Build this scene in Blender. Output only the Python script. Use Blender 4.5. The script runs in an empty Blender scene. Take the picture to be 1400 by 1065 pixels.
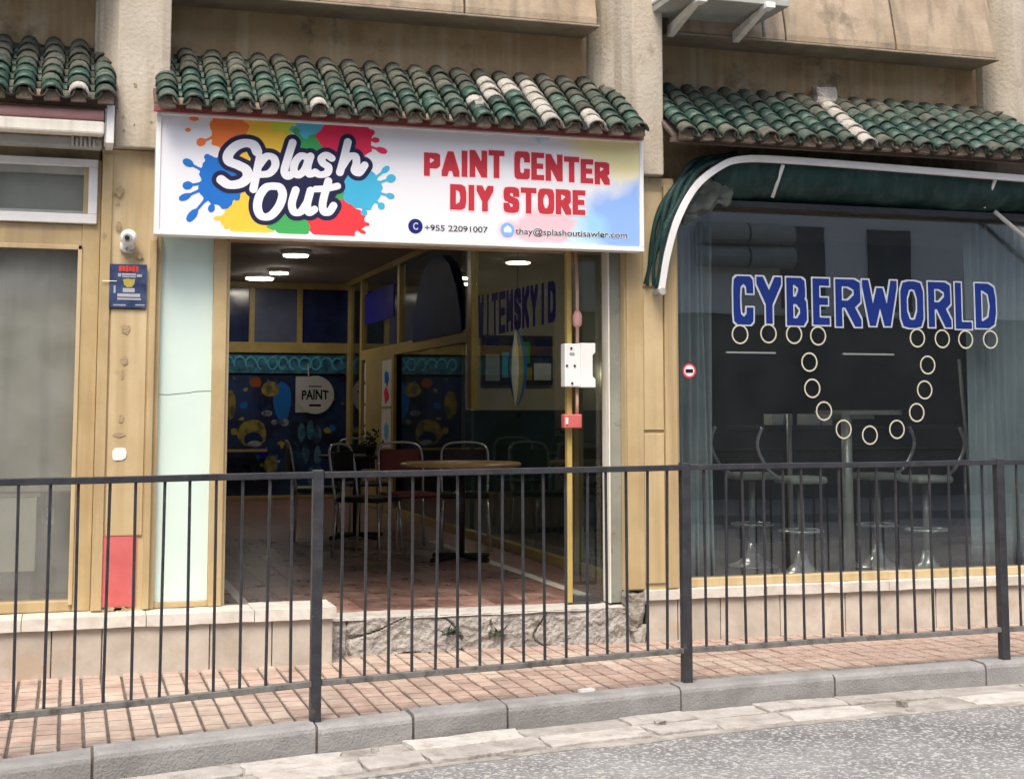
import bpy, bmesh, math, random
from mathutils import Vector, Matrix, noise
R = math.radians
random.seed(7)
scene = bpy.context.scene
COL = scene.collection

# ------------------------------------------------------------------ camera, sky, sun, exposure
cam = bpy.data.cameras.new('camera')
cam_o = bpy.data.objects.new('camera', cam)
COL.objects.link(cam_o)
cam_o.location = (0, 0, 1.36)
cam_o.rotation_euler = (R(95.5), 0, R(-17.2))
cam.sensor_fit = 'HORIZONTAL'
cam.sensor_width = 36
cam.lens = 50.14
cam.shift_y = -0.1124
cam.clip_start = 0.05
cam.clip_end = 500
scene.camera = cam_o

SUN_EL, SUN_AZ = 58, 205          # azimuth clockwise from +Y (the sun stands behind the camera, a little to the left)
world = bpy.data.worlds.new('World')
scene.world = world
world.use_nodes = True
wn, wl = world.node_tree.nodes, world.node_tree.links
wn.clear()
wo = wn.new('ShaderNodeOutputWorld'); wb = wn.new('ShaderNodeBackground'); sk = wn.new('ShaderNodeTexSky')
sk.sky_type = 'NISHITA'; sk.sun_disc = False
sk.sun_elevation = R(SUN_EL); sk.sun_rotation = R(SUN_AZ)
sk.air_density = 1.0; sk.dust_density = 4.0; sk.ozone_density = 0.6
wb.inputs[1].default_value = 0.15
wl.new(sk.outputs[0], wb.inputs[0]); wl.new(wb.outputs[0], wo.inputs[0])
sl = bpy.data.lights.new('sun', 'SUN'); sl.energy = 1.5; sl.angle = R(24); sl.color = (1, .93, .82)
so = bpy.data.objects.new('sun', sl); COL.objects.link(so)
sd = Vector((math.sin(R(SUN_AZ)) * math.cos(R(SUN_EL)), math.cos(R(SUN_AZ)) * math.cos(R(SUN_EL)), math.sin(R(SUN_EL))))
so.rotation_euler = (-sd).to_track_quat('-Z', 'Y').to_euler(); so.location = (0, 0, 20)
vs = scene.view_settings
vs.view_transform = 'Standard'; vs.look = 'None'; vs.gamma = 1; vs.use_curve_mapping = False
vs.exposure = .97
scene.cycles.max_bounces = 6
scene.cycles.transparent_max_bounces = 16
scene.cycles.use_denoising = True

# ------------------------------------------------------------------ materials
def nt(name):
    m = bpy.data.materials.new(name); m.use_nodes = True
    n, l = m.node_tree.nodes, m.node_tree.links
    return m, n, l, n['Principled BSDF']
def rgb(c): return (c[0], c[1], c[2], 1)
def M(name, c1, c2=None, scale=6, rough=.7, bump=.1, bscale=60, metal=0, streak=None, spec=.5, coat=0, speck=None, contrast=(.35, .65), rand=0, stains=None):
    """noise-mixed procedural paint; streak = colour of vertical runs; speck = (colour, scale, threshold); stains = (colour, scale, threshold)"""
    m, n, l, b = nt(name)
    geo = n.new('ShaderNodeNewGeometry')
    tn = n.new('ShaderNodeTexNoise'); tn.inputs['Scale'].default_value = scale; tn.inputs['Detail'].default_value = 5; tn.inputs['Roughness'].default_value = .62
    l.new(geo.outputs['Position'], tn.inputs['Vector'])
    cr = n.new('ShaderNodeValToRGB')
    cr.color_ramp.elements[0].position = contrast[0]; cr.color_ramp.elements[1].position = contrast[1]
    cr.color_ramp.elements[0].color = rgb(c1); cr.color_ramp.elements[1].color = rgb(c2 or [min(1, x * 1.12) for x in c1])
    l.new(tn.outputs['Fac'], cr.inputs[0])
    out = cr.outputs[0]
    def layer(colour, fac_socket):
        nonlocal out
        mx = n.new('ShaderNodeMix'); mx.data_type = 'RGBA'
        l.new(fac_socket, mx.inputs['Factor']); l.new(out, mx.inputs['A']); mx.inputs['B'].default_value = rgb(colour)
        out = mx.outputs['Result']
    def ramp(sock, a, bb, top=1):
        r = n.new('ShaderNodeMapRange'); r.inputs[1].default_value = a; r.inputs[2].default_value = bb; r.inputs[4].default_value = top
        l.new(sock, r.inputs[0]); return r.outputs[0]
    if streak:
        mp = n.new('ShaderNodeMapping'); mp.inputs['Scale'].default_value = (13, 13, .7)
        l.new(geo.outputs['Position'], mp.inputs['Vector'])
        t2 = n.new('ShaderNodeTexNoise'); t2.inputs['Scale'].default_value = 1; t2.inputs['Detail'].default_value = 5
        l.new(mp.outputs[0], t2.inputs['Vector']); layer(streak, ramp(t2.outputs['Fac'], .47, .66, .8))
    if stains:
        t4 = n.new('ShaderNodeTexNoise'); t4.inputs['Scale'].default_value = stains[1]; t4.inputs['Detail'].default_value = 5; t4.inputs['Roughness'].default_value = .7
        l.new(geo.outputs['Position'], t4.inputs['Vector']); layer(stains[0], ramp(t4.outputs['Fac'], stains[2], stains[2] + .12, .8))
    if speck:
        t3 = n.new('ShaderNodeTexNoise'); t3.inputs['Scale'].default_value = speck[1]; t3.inputs['Detail'].default_value = 3
        l.new(geo.outputs['Position'], t3.inputs['Vector']); layer(speck[0], ramp(t3.outputs['Fac'], speck[2], speck[2] + .08))
    if rand:
        oi = n.new('ShaderNodeObjectInfo'); hs = n.new('ShaderNodeHueSaturation')
        l.new(ramp(oi.outputs['Random'], 0, 1, 1), hs.inputs['Value'])
        mr = hs.inputs['Value'].links[0].from_node
        mr.inputs[3].default_value = 1 - rand; mr.inputs[4].default_value = 1 + rand
        l.new(out, hs.inputs['Color']); out = hs.outputs[0]
    l.new(out, b.inputs['Base Color'])
    rr = n.new('ShaderNodeMapRange'); rr.inputs[3].default_value = max(.03, rough - .1); rr.inputs[4].default_value = min(1, rough + .1)
    l.new(tn.outputs['Fac'], rr.inputs[0]); l.new(rr.outputs[0], b.inputs['Roughness'])
    b.inputs['Metallic'].default_value = metal; b.inputs['Specular IOR Level'].default_value = spec
    b.inputs['Coat Weight'].default_value = coat; b.inputs['Coat Roughness'].default_value = .15
    if bump:
        tb = n.new('ShaderNodeTexNoise'); tb.inputs['Scale'].default_value = bscale; tb.inputs['Detail'].default_value = 3
        l.new(geo.outputs['Position'], tb.inputs['Vector'])
        bp = n.new('ShaderNodeBump'); bp.inputs['Strength'].default_value = bump; bp.inputs['Distance'].default_value = .02
        l.new(tb.outputs['Fac'], bp.inputs['Height']); l.new(bp.outputs[0], b.inputs['Normal'])
    return m
def emit(name, c, s):
    m, n, l, b = nt(name)
    b.inputs['Base Color'].default_value = rgb(c); b.inputs['Emission Color'].default_value = rgb(c); b.inputs['Emission Strength'].default_value = s
    return m
def glass(name, ior=1.55, tint=(.9, .95, .95), rough=.0, wob=0, dust=0):
    m, n, l, b = nt(name); n.remove(b)
    o = n['Material Output']
    fr = n.new('ShaderNodeFresnel'); gb = n.new('ShaderNodeNewGeometry'); mi = n.new('ShaderNodeMapRange')
    mi.inputs[3].default_value = ior; mi.inputs[4].default_value = 1 / ior      # the same reflectance from both faces of the pane
    l.new(gb.outputs['Backfacing'], mi.inputs[0]); l.new(mi.outputs[0], fr.inputs[0])
    tr = n.new('ShaderNodeBsdfTransparent'); tr.inputs[0].default_value = rgb(tint)
    gl = n.new('ShaderNodeBsdfGlossy'); gl.inputs['Roughness'].default_value = rough
    mx = n.new('ShaderNodeMixShader')
    l.new(fr.outputs[0], mx.inputs[0]); l.new(tr.outputs[0], mx.inputs[1]); l.new(gl.outputs[0], mx.inputs[2]); l.new(mx.outputs[0], o.inputs[0])
    if dust:
        df = n.new('ShaderNodeBsdfDiffuse'); df.inputs[0].default_value = (.4, .4, .37, 1)
        g2 = n.new('ShaderNodeNewGeometry'); t2 = n.new('ShaderNodeTexNoise'); t2.inputs['Scale'].default_value = 4; t2.inputs['Detail'].default_value = 6
        l.new(g2.outputs['Position'], t2.inputs['Vector'])
        mr = n.new('ShaderNodeMapRange'); mr.inputs[1].default_value = .3; mr.inputs[2].default_value = .75; mr.inputs[3].default_value = dust * .6; mr.inputs[4].default_value = dust * 1.5
        l.new(t2.outputs['Fac'], mr.inputs[0]); m2 = n.new('ShaderNodeMixShader')
        l.new(mr.outputs[0], m2.inputs[0]); l.new(mx.outputs[0], m2.inputs[1]); l.new(df.outputs[0], m2.inputs[2]); l.new(m2.outputs[0], o.inputs[0])
    if wob:
        geo = n.new('ShaderNodeNewGeometry'); tb = n.new('ShaderNodeTexNoise'); tb.inputs['Scale'].default_value = 1.3
        l.new(geo.outputs['Position'], tb.inputs['Vector'])
        bp = n.new('ShaderNodeBump'); bp.inputs['Strength'].default_value = wob; bp.inputs['Distance'].default_value = .02
        l.new(tb.outputs['Fac'], bp.inputs['Height']); l.new(bp.outputs[0], gl.inputs['Normal'])
    return m

MAT = dict(
    asphalt=M('asphalt', (.17, .167, .16), (.35, .345, .33), 1.1, .9, .9, 110, speck=((.52, .51, .49), 55, .53), stains=((.11, .11, .105), 42, .54)),
    gutter=M('gutter_mortar', (.24, .22, .195), (.4, .375, .335), 7, .9, .6, 40, stains=((.14, .125, .105), 9, .54)),
    slab=M('gutter_slab', (.34, .315, .285), (.47, .44, .4), 9, .88, .6, 40, rand=.2, stains=((.25, .225, .195), 8, .55)),
    kerb=M('kerb_concrete', (.22, .215, .207), (.32, .312, .3), 5, .88, .35, 90, rand=.07, stains=((.15, .145, .135), 5, .62)),
    mortar=M('joint_mortar', (.085, .07, .06), (.15, .125, .105), 14, .95, .3, 80),
    paver=M('paver_pink', (.36, .25, .195), (.49, .37, .3), 9, .85, .25, 120, rand=.13, stains=((.42, .36, .31), 5, .56)),
    paver_pale=M('paver_pale', (.42, .32, .25), (.53, .43, .35), 9, .85, .25, 120, rand=.13, stains=((.36, .31, .27), 5, .56)),
    render=M('ochre_render', (.3, .2, .1), (.43, .305, .17), 3.2, .9, .35, 30, streak=(.46, .37, .24), stains=((.16, .115, .07), 3.3, .56)),
    render_grey=M('pillar_render', (.41, .355, .275), (.52, .46, .37), 2.4, .9, .25, 45, streak=(.31, .26, .195), stains=((.25, .2, .145), 3, .58)),
    parapet=M('parapet_concrete', (.28, .21, .135), (.41, .325, .23), 2.6, .88, .2, 45, streak=(.22, .175, .125), stains=((.17, .135, .095), 3, .56)),
    soffit=M('soffit_concrete', (.2, .16, .11), (.3, .245, .175), 5, .9, .3, 50),  # darker than the parapet: shade of the downward face put into the colour
    tan=M('tan_cladding', (.48, .365, .195), (.57, .45, .265), 2.2, .5, .06, 40, streak=(.41, .3, .155), stains=((.3, .215, .12), 5, .63)),
    tan_frame=M('tan_aluminium', (.4, .295, .145), (.5, .38, .205), 2.6, .42, .05, 50, streak=(.36, .26, .14)),
    chip=M('chipped_plaster', (.3, .22, .12), (.4, .31, .19), 30, .9, .3, 90),
    gold=M('gold_frame', (.4, .29, .09), (.5, .37, .13), 4, .35, .03, 40),
    white=M('white_paint', (.74, .73, .7), (.82, .81, .79), 5, .45, .04, 60, stains=((.5, .47, .42), 7, .66)),
    cream=M('cream_fabric', (.72, .68, .58), (.8, .77, .68), 6, .8, .1, 90, streak=(.6, .56, .47)),
    pink=M('pink_roller', (.52, .25, .24), (.62, .34, .31), 6, .8, .1, 90),
    grey_metal=M('grey_metal', (.3, .3, .27), (.4, .4, .36), 6, .5, .05, 60),
    marble=M('marble_slab', (.43, .375, .31), (.57, .515, .44), 5, .5, .06, 40, rand=.12, stains=((.46, .36, .26), 4, .55)),
    marble_white=M('marble_ledge', (.54, .5, .43), (.7, .66, .59), 6, .45, .1, 40, stains=((.48, .42, .34), 7, .6)),
    step=M('broken_concrete', (.27, .25, .225), (.47, .445, .405), 6, .95, .9, 45, stains=((.16, .135, .11), 6, .57)),
    step_edge=M('step_edging', (.38, .355, .315), (.52, .49, .44), 9, .85, .4, 45, stains=((.36, .32, .27), 9, .58)),
    mint=M('mint_panel', (.6, .74, .67), (.66, .79, .72), 1.5, .22, .01, 20, spec=.5),
    red=M('red_paint', (.5, .1, .095), (.6, .145, .135), 4, .55, .04, 60),
    rail=M('rail_paint', (.022, .023, .028), (.04, .04, .046), 12, .5, .2, 90, stains=((.11, .085, .065), 13, .6)),
    rail_worn=M('rail_worn', (.13, .125, .115), (.2, .19, .175), 14, .6, .15, 90, stains=((.05, .048, .046), 12, .52)),
    green=M('tile_green', (.015, .042, .031), (.036, .08, .058), 22, .45, .3, 60, rand=.4, spec=.4, stains=((.1, .105, .08), 17, .53)),
    green_old=M('tile_green_weathered', (.03, .06, .045), (.085, .105, .078), 20, .7, .4, 60, rand=.3, spec=.3, stains=((.11, .113, .087), 15, .5)),
    grey_tile=M('tile_lichen', (.065, .07, .054), (.125, .123, .097), 20, .85, .5, 70, rand=.28, spec=.2, stains=((.16, .155, .125), 18, .6)),
    brown_tile=M('tile_clay', (.13, .095, .065), (.23, .175, .125), 22, .85, .5, 70, rand=.2, stains=((.13, .13, .1), 18, .55)),
    mortar_white=M('lime_mortar', (.3, .28, .24), (.46, .43, .38), 14, .9, .6, 45, stains=((.35, .33, .28), 14, .57)),
    shadow_board=M('eave_board', (.08, .055, .045), (.13, .09, .07), 8, .8, .2, 50),  # dark brown boards under the tiles
    fascia=M('fascia_red', (.22, .05, .05), (.3, .08, .075), 8, .6, .2, 50),
    canvas=M('green_canvas', (.006, .026, .024), (.013, .044, .04), 5, .55, .3, 18, streak=(.03, .06, .056), spec=.25),
    black=M('black_plastic', (.012, .012, .013), (.02, .02, .022), 8, .4, .05, 60),
    chrome=M('chrome', (.62, .62, .62), (.72, .72, .72), 8, .25, 0, metal=.55),
    steel=M('brushed_steel', (.4, .38, .34), (.5, .48, .43), 8, .35, .03, metal=.3),
    wood=M('table_wood', (.6, .36, .13), (.7, .46, .2), 7, .35, .05, 40),
    floor=M('floor_tiles', (.2, .095, .07), (.33, .2, .16), 5, .4, .05, 40, stains=((.42, .32, .27), 4, .58)),
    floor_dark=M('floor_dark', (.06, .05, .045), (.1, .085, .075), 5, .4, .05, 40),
    ceiling=M('ceiling_paint', (.34, .31, .28), (.4, .37, .335), 3, .8, .05, 40),
    room_wall=M('room_wall', (.45, .39, .28), (.52, .46, .34), 3, .8, .05, 40),
    dado=M('dado_green', (.012, .03, .022), (.02, .045, .033), 3, .3, .03, 40),
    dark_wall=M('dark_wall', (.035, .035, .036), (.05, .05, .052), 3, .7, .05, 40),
    navy_wall=M('navy_paint', (.012, .017, .06), (.02, .03, .1), 3, .4, .05, 40),
    curtain=M('curtain_cloth', (.26, .295, .315), (.33, .365, .385), 4, .85, .15, 80),
    blind=M('window_blind', (.36, .365, .32), (.43, .435, .385), 2, .75, .04, 40, streak=(.24, .245, .21)),
    blind_dark=M('shop_back', (.11, .115, .11), (.15, .155, .15), 3, .8, .05, 40),
    cabinet=M('cabinet_grey', (.5, .51, .45), (.56, .57, .5), 3, .6, .03, 40),
    opp=M('opposite_render', (.74, .71, .67), (.8, .78, .74), 1.2, .9, .1, 30),
    opp_dark=M('opposite_shop', (.05, .055, .06), (.09, .095, .1), 1.2, .6, .1, 30),
    dust=M('dusty_rubble', (.2, .18, .15), (.34, .31, .27), 30, .95, .6, 60),
    leaf=M('leaf', (.015, .035, .014), (.03, .06, .022), 20, .5, 0),
    glass=glass('window_glass', 2.1, (.8, .84, .84), 0, .03, .013),
    glass_left=glass('dusty_glass', 1.6, (.9, .91, .88), .04, .03, .27),
    glass_int=glass('partition_glass', 1.6, (.8, .84, .82), 0, .0),
)
def flat(name, c, rough=.6): return M('print_' + name, c, [min(1, x * 1.06) for x in c], 5, rough, 0, spec=.12)
PR = {k: flat(k, c) for k, c in dict(
    navy=(.02, .022, .06), ink=(.015, .015, .02), offwhite=(.74, .74, .77), orange=(.82, .2, .05), yellow=(.85, .52, .06), lime=(.55, .66, .06),
    green=(.06, .36, .1), ltblue=(.1, .45, .65), crimson=(.72, .035, .09), blue=(.02, .15, .5), cyan=(.06, .4, .6), red=(.75, .05, .06),
    textred=(.46, .04, .055), blush=(.86, .6, .62), icon=(.015, .02, .16), iconblue=(.2, .42, .75), cyber=(.01, .026, .16), halo=(.42, .46, .5),
    ring=(.5, .48, .37), deepblue=(.012, .03, .12), purple=(.02, .015, .3), mural_y=(.36, .3, .07), mural_o=(.28, .08, .03), mural_w=(.36, .37, .4),
    sheet=(.72, .7, .68), signred=(.6, .06, .04)).items()}

# ------------------------------------------------------------------ mesh helpers
WLOC = {}
class MB:
    def __init__(s): s.v, s.f = [], []
    def add(s, vs, fs):
        k = len(s.v); s.v += [tuple(p) for p in vs]; s.f += [tuple(i + k for i in f) for f in fs]; return s
    def box(s, x0, x1, y0, y1, z0, z1):
        return s.add([(x0, y0, z0), (x1, y0, z0), (x1, y1, z0), (x0, y1, z0), (x0, y0, z1), (x1, y0, z1), (x1, y1, z1), (x0, y1, z1)],
                     [(0, 3, 2, 1), (4, 5, 6, 7), (0, 1, 5, 4), (1, 2, 6, 5), (2, 3, 7, 6), (3, 0, 4, 7)])
    def prism(s, poly, axis, a, b):
        n = len(poly)
        def P(p, t): return {'z': (p[0], p[1], t), 'x': (t, p[0], p[1]), 'y': (p[0], t, p[1])}[axis]
        return s.add([P(p, a) for p in poly] + [P(p, b) for p in poly],
                     [tuple(range(n))[::-1], tuple(range(n, 2 * n))] + [(i, (i + 1) % n, n + (i + 1) % n, n + i) for i in range(n)])
    def tube(s, path, r, seg=8, cap=True):
        path = [Vector(p) for p in path]; n = len(path); vs, fs = [], []
        u = None
        for i, p in enumerate(path):
            t = (path[min(i + 1, n - 1)] - path[max(i - 1, 0)]).normalized()
            if u is None:
                u = t.orthogonal().normalized()
            u = (u - t * u.dot(t)).normalized(); w = t.cross(u)
            rr = r[i] if isinstance(r, (list, tuple)) else r
            vs += [p + (u * math.cos(2 * math.pi * k / seg) + w * math.sin(2 * math.pi * k / seg)) * rr for k in range(seg)]
        for i in range(n - 1):
            for k in range(seg):
                fs.append((i * seg + k, i * seg + (k + 1) % seg, (i + 1) * seg + (k + 1) % seg, (i + 1) * seg + k))
        if cap: fs += [tuple(range(seg))[::-1], tuple((n - 1) * seg + k for k in range(seg))]
        return s.add(vs, fs)
    def lathe(s, prof, c, seg=20):
        vs, fs = [], []
        for r, z in prof:
            vs += [(c[0] + r * math.cos(2 * math.pi * k / seg), c[1] + r * math.sin(2 * math.pi * k / seg), c[2] + z) for k in range(seg)]
        for i in range(len(prof) - 1):
            for k in range(seg): fs.append((i * seg + k, i * seg + (k + 1) % seg, (i + 1) * seg + (k + 1) % seg, (i + 1) * seg + k))
        fs += [tuple(range(seg))[::-1], tuple((len(prof) - 1) * seg + k for k in range(seg))]
        return s.add(vs, fs)
    def grid(s, fn, nu, nv):
        vs = [fn(i / nu, j / nv) for j in range(nv + 1) for i in range(nu + 1)]
        return s.add(vs, [(j * (nu + 1) + i, j * (nu + 1) + i + 1, (j + 1) * (nu + 1) + i + 1, (j + 1) * (nu + 1) + i) for j in range(nv) for i in range(nu)])
    def build(s, name, mat, parent=None, smooth=False, bevel=0, solid=0):
        xs = [[p[k] for p in s.v] for k in range(3)]
        c = Vector(((min(xs[0]) + max(xs[0])) / 2, (min(xs[1]) + max(xs[1])) / 2, min(xs[2])))
        me = bpy.data.meshes.new(name)
        me.from_pydata([Vector(p) - c for p in s.v], [], s.f)
        me.materials.append(mat)
        bm = bmesh.new(); bm.from_mesh(me); bmesh.ops.recalc_face_normals(bm, faces=bm.faces); bm.to_mesh(me); bm.free()
        if smooth:
            for p in me.polygons: p.use_smooth = True
        o = place(name, me, c, parent)
        if bevel:
            b = o.modifiers.new('bevel', 'BEVEL'); b.width = bevel; b.segments = 2; b.limit_method = 'ANGLE'
        if solid:
            b = o.modifiers.new('solidify', 'SOLIDIFY'); b.thickness = solid; b.offset = 0
        return o
def place(name, me, c, parent=None, rot=None):
    o = bpy.data.objects.new(name, me); COL.objects.link(o)
    c = Vector(c); WLOC[o.name] = c
    if parent is not None:
        o.parent = parent; o.location = c - WLOC[parent.name]
    else: o.location = c
    if rot: o.rotation_euler = rot
    return o
def tag(o, label, cat, group=None, kind=None):
    o['label'] = label; o['category'] = cat
    if group: o['group'] = group
    if kind: o['kind'] = kind
    return o
def thing(name, label, cat, loc, group=None):
    o = bpy.data.objects.new(name, None); COL.objects.link(o)
    o.empty_display_size = .1
    o.location = loc; WLOC[o.name] = Vector(loc)
    return tag(o, label, cat, group)
def struct(o): o['kind'] = 'structure'; return o
def box(name, mat, parent, x0, x1, y0, y1, z0, z1, bevel=0): return MB().box(x0, x1, y0, y1, z0, z1).build(name, mat, parent, bevel=bevel)
def rough_box(name, mat, parent, x0, x1, y0, y1, z0, z1, n=(8, 2, 2), amp=.006, freq=6):
    """a box whose faces are gridded and pushed about by noise: chipped stone"""
    bm = bmesh.new(); bmesh.ops.create_cube(bm, size=1)
    ed = {0: [], 1: [], 2: []}
    for e in bm.edges:
        d = e.verts[1].co - e.verts[0].co
        ed[max(range(3), key=lambda k: abs(d[k]))].append(e)
    for k in range(3):
        if n[k] > 1:
            es = [e for e in bm.edges if max(range(3), key=lambda q: abs((e.verts[1].co - e.verts[0].co)[q])) == k]
            bmesh.ops.subdivide_edges(bm, edges=es, cuts=n[k] - 1, use_grid_fill=True)
    c = Vector(((x0 + x1) / 2, (y0 + y1) / 2, z0))
    for v in bm.verts:
        p = Vector((x0 + (v.co.x + .5) * (x1 - x0), y0 + (v.co.y + .5) * (y1 - y0), z0 + (v.co.z + .5) * (z1 - z0)))
        q = noise.noise_vector(p * freq) + noise.noise_vector(p * freq * 2.7) * .5
        v.co = p + q * amp - c
    me = bpy.data.meshes.new(name); bm.to_mesh(me); bm.free(); me.materials.append(mat)
    return place(name, me, c, parent)
def catmull(pts, k=6, closed=False):
    P = [Vector(p) for p in pts]; n = len(P); out = []
    rng = range(n if closed else n - 1)
    for i in rng:
        g = (lambda j: P[j % n]) if closed else (lambda j: P[max(0, min(n - 1, j))])
        a, b, c, d = g(i - 1), g(i), g(i + 1), g(i + 2)
        for j in range(k):
            t = j / k
            out.append(.5 * ((2 * b) + (c - a) * t + (2 * a - 5 * b + 4 * c - d) * t * t + (3 * b - a - 3 * c + d) * t ** 3))
    if not closed: out.append(P[-1])
    return out
def text_poly(body, offset=0.0, res=6):
    """outline mesh of a string in the built-in font: (verts 2d, faces, bounds)"""
    cu = bpy.data.curves.new('t', 'FONT'); cu.body = body; cu.offset = offset; cu.resolution_u = res; cu.fill_mode = 'FRONT'
    ob = bpy.data.objects.new('t', cu); COL.objects.link(ob)
    dg = bpy.context.evaluated_depsgraph_get(); me = ob.evaluated_get(dg).to_mesh()
    vs = [(v.co.x, v.co.y) for v in me.vertices]; fs = [tuple(p.vertices) for p in me.polygons]
    ob.evaluated_get(dg).to_mesh_clear(); bpy.data.objects.remove(ob); bpy.data.curves.remove(cu)
    xs, ys = [v[0] for v in vs], [v[1] for v in vs]
    return vs, fs, (min(xs), max(xs), min(ys), max(ys))
def lettering(name, mat, parent, body, fn, offset=0.0, ref=None):
    """fn maps unit-box coordinates of the string to a world point; ref = bounds to normalise by"""
    vs, fs, b = text_poly(body, offset); b = ref or b
    mb = MB().add([fn((x - b[0]) / (b[1] - b[0]), (y - b[2]) / (b[3] - b[2])) for x, y in vs], fs)
    return mb.build(name, mat, parent)

# ------------------------------------------------------------------ street
FLOOR = .22
def kerb_y(x): return 6.79 - .0265 * max(0, 5.3 - x) ** 2
ROADZ = -.12
struct(MB().box(-40, 60, -30, 6.9, ROADZ - .3, ROADZ).build('road', MAT['asphalt']))
N = 60
def strip(name, mat, lo, hi, z0, z1, x0=-2.6, x1=8.0, parent=None):
    mb = MB(); pts = [x0 + (x1 - x0) * i / N for i in range(N + 1)]
    mb.prism([(x, lo(x)) for x in pts] + [(x, hi(x)) for x in pts[::-1]], 'z', z0, z1)
    return mb.build(name, mat, parent)
gutter = struct(strip('gutter', MAT['gutter'], lambda x: kerb_y(x) - .47 + .06 * noise.noise(Vector((x * 2.2, 3, 0))), lambda x: kerb_y(x) + .03, ROADZ - .05, ROADZ + .004))
# broken pale slabs bedded in the gutter
rg = random.Random(3)
x = -1.0
while x < 6.4:
    w = rg.uniform(.18, .62)
    for row in range(2):
        if rg.random() < .18: continue
        a, b_ = (.02, .2) if row == 0 else (.215, .41)
        pts = []
        for (t, s_) in ((0, a), (.35, a), (.7, a), (1, a), (1, (a + b_) / 2), (1, b_), (.6, b_), (.3, b_), (0, b_), (0, (a + b_) / 2)):
            xx = x + .008 + (w - .016) * t + rg.uniform(-.02, .02) + (.04 if row else 0)
            pts.append((xx, kerb_y(xx) - s_ + rg.uniform(-.016, .016)))
        h = rg.uniform(.006, .022)
        MB().prism(pts, 'z', ROADZ - .02, ROADZ + h).build('slab', MAT['slab'], gutter, bevel=.004)
    x += w
for i, (x, s_) in enumerate([(1.32, .07), (1.9, .33), (3.4, .13), (4.05, .3), (2.7, .24), (5.0, .17), (.55, .3)]):
    r = rg.uniform(.012, .028)
    o = rough_box('rubble', MAT['dust'], gutter, x - r, x + r, kerb_y(x) - s_ - r, kerb_y(x) - s_ + r * .8, ROADZ, ROADZ + r * 1.3, (3, 3, 3), .012, 22)

kerb = struct(strip('kerb', MAT['mortar'], lambda x: kerb_y(x) + .012, lambda x: kerb_y(x) + .13, ROADZ - .1, -.012))
J = [-2.55, -1.72, -.85, .13, 1.07, 1.52, 1.99, 2.93, 3.84, 4.79, 5.74, 6.7, 7.6]
for a, b_ in zip(J, J[1:]):
    a2, b2 = a + .006, b_ - .006
    dz = rg.uniform(-.004, .006); dy = rg.uniform(-.006, .006)
    n = 6; xs = [a2 + (b2 - a2) * i / n for i in range(n + 1)]
    mb = MB(); prof = [(0, ROADZ - .08), (0.0, -.028), (.006, -.012), (.02, -.002), (.05, .0), (.145, .0), (.145, ROADZ - .08)]
    vs = [(xx, kerb_y(xx) + p + dy, z + (dz if z > -.05 else 0) + .003 * noise.noise(Vector((xx * 5, p * 9, z)))) for xx in xs for p, z in prof]
    m_ = len(prof); fs = [(i * m_ + k, i * m_ + (k + 1) % m_, (i + 1) * m_ + (k + 1) % m_, (i + 1) * m_ + k) for i in range(n) for k in range(m_)]
    fs += [tuple(range(m_)), tuple(n * m_ + k for k in range(m_))]
    mb.add(vs, fs).build('kerb_stone', MAT['kerb'], kerb)

pavement = struct(strip('pavement', MAT['mortar'], lambda x: kerb_y(x) + .13, lambda x: 8.4, -.4, -.011))
def paver_mesh(mat):
    """10 x 20 cm paver in two ribbed halves"""
    w, l = .043, .0935
    prof = [(-l, -.03), (-l, -.004), (-l + .004, 0), (-.0075, 0), (-.007, -.03), (.007, -.03), (.0075, 0), (l - .004, 0), (l, -.004), (l, -.03)]
    mb = MB(); k = len(prof)
    rows = [(-w, -.004), (-w + .004, 0), (w - .004, 0), (w, -.004)]
    vs = [(xx, p, z + dz if z > -.02 else z) for xx, dz in rows for p, z in prof]
    fs = [(i * k + j, i * k + j + 1, (i + 1) * k + j + 1, (i + 1) * k + j) for i in range(3) for j in range(k - 1)]
    fs += [tuple(range(k)), tuple(3 * k + j for j in range(k))]
    mb.add(vs, fs)
    me = bpy.data.meshes.new('paver'); me.from_pydata(mb.v, [], mb.f); me.materials.append(mat)
    bm = bmesh.new(); bm.from_mesh(me); bmesh.ops.recalc_face_normals(bm, faces=bm.faces); bm.to_mesh(me); bm.free()
    return me
PV = [paver_mesh(MAT['paver']), paver_mesh(MAT['paver_pale'])]
spots = []
for i in range(-10, 66):
    for j in range(-2, 10):
        cx, cy = .05 + i * .1, 6.5 + j * .2 + (.1 if i % 2 else 0) * 0
        if cy - .1 > kerb_y(cx) + .155 and cy - .1 < 8.05:
            if cy > 7.96 and cx < 1.41: continue
            spots.append((cx, cy))
        elif cy + .1 > kerb_y(cx) + .16 and cy < 8.0:
            spots.append((cx, (kerb_y(cx) + .16 + cy + .1) / 2, (cy + .1 - kerb_y(cx) - .16) / .2))
spots.sort(key=lambda p: (p[0] ** 2 + p[1] ** 2) if -.45 < p[0] < 5.6 else 999)
rest = MB()
for k, s_ in enumerate(spots):
    pale = noise.noise(Vector((s_[0] * .9, s_[1] * .7, 4))) + rg.uniform(-.3, .3) > .12
    sc = s_[2] if len(s_) > 2 else 1
    dz = rg.uniform(-.0025, .0025)
    if k < 300:
        o = place('paver', PV[1 if pale else 0], (s_[0], s_[1], dz), pavement, (rg.uniform(-.006, .006), rg.uniform(-.008, .008), rg.uniform(-.01, .01)))
        o.scale.y = sc
    else:
        me = PV[0]
        rest.add([(v.co.x + s_[0], v.co.y * sc + s_[1], v.co.z + dz) for v in me.vertices], [tuple(p.vertices) for p in me.polygons])
o = rest.build('paver_field', MAT['paver'], pavement); o['kind'] = 'stuff'
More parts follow.
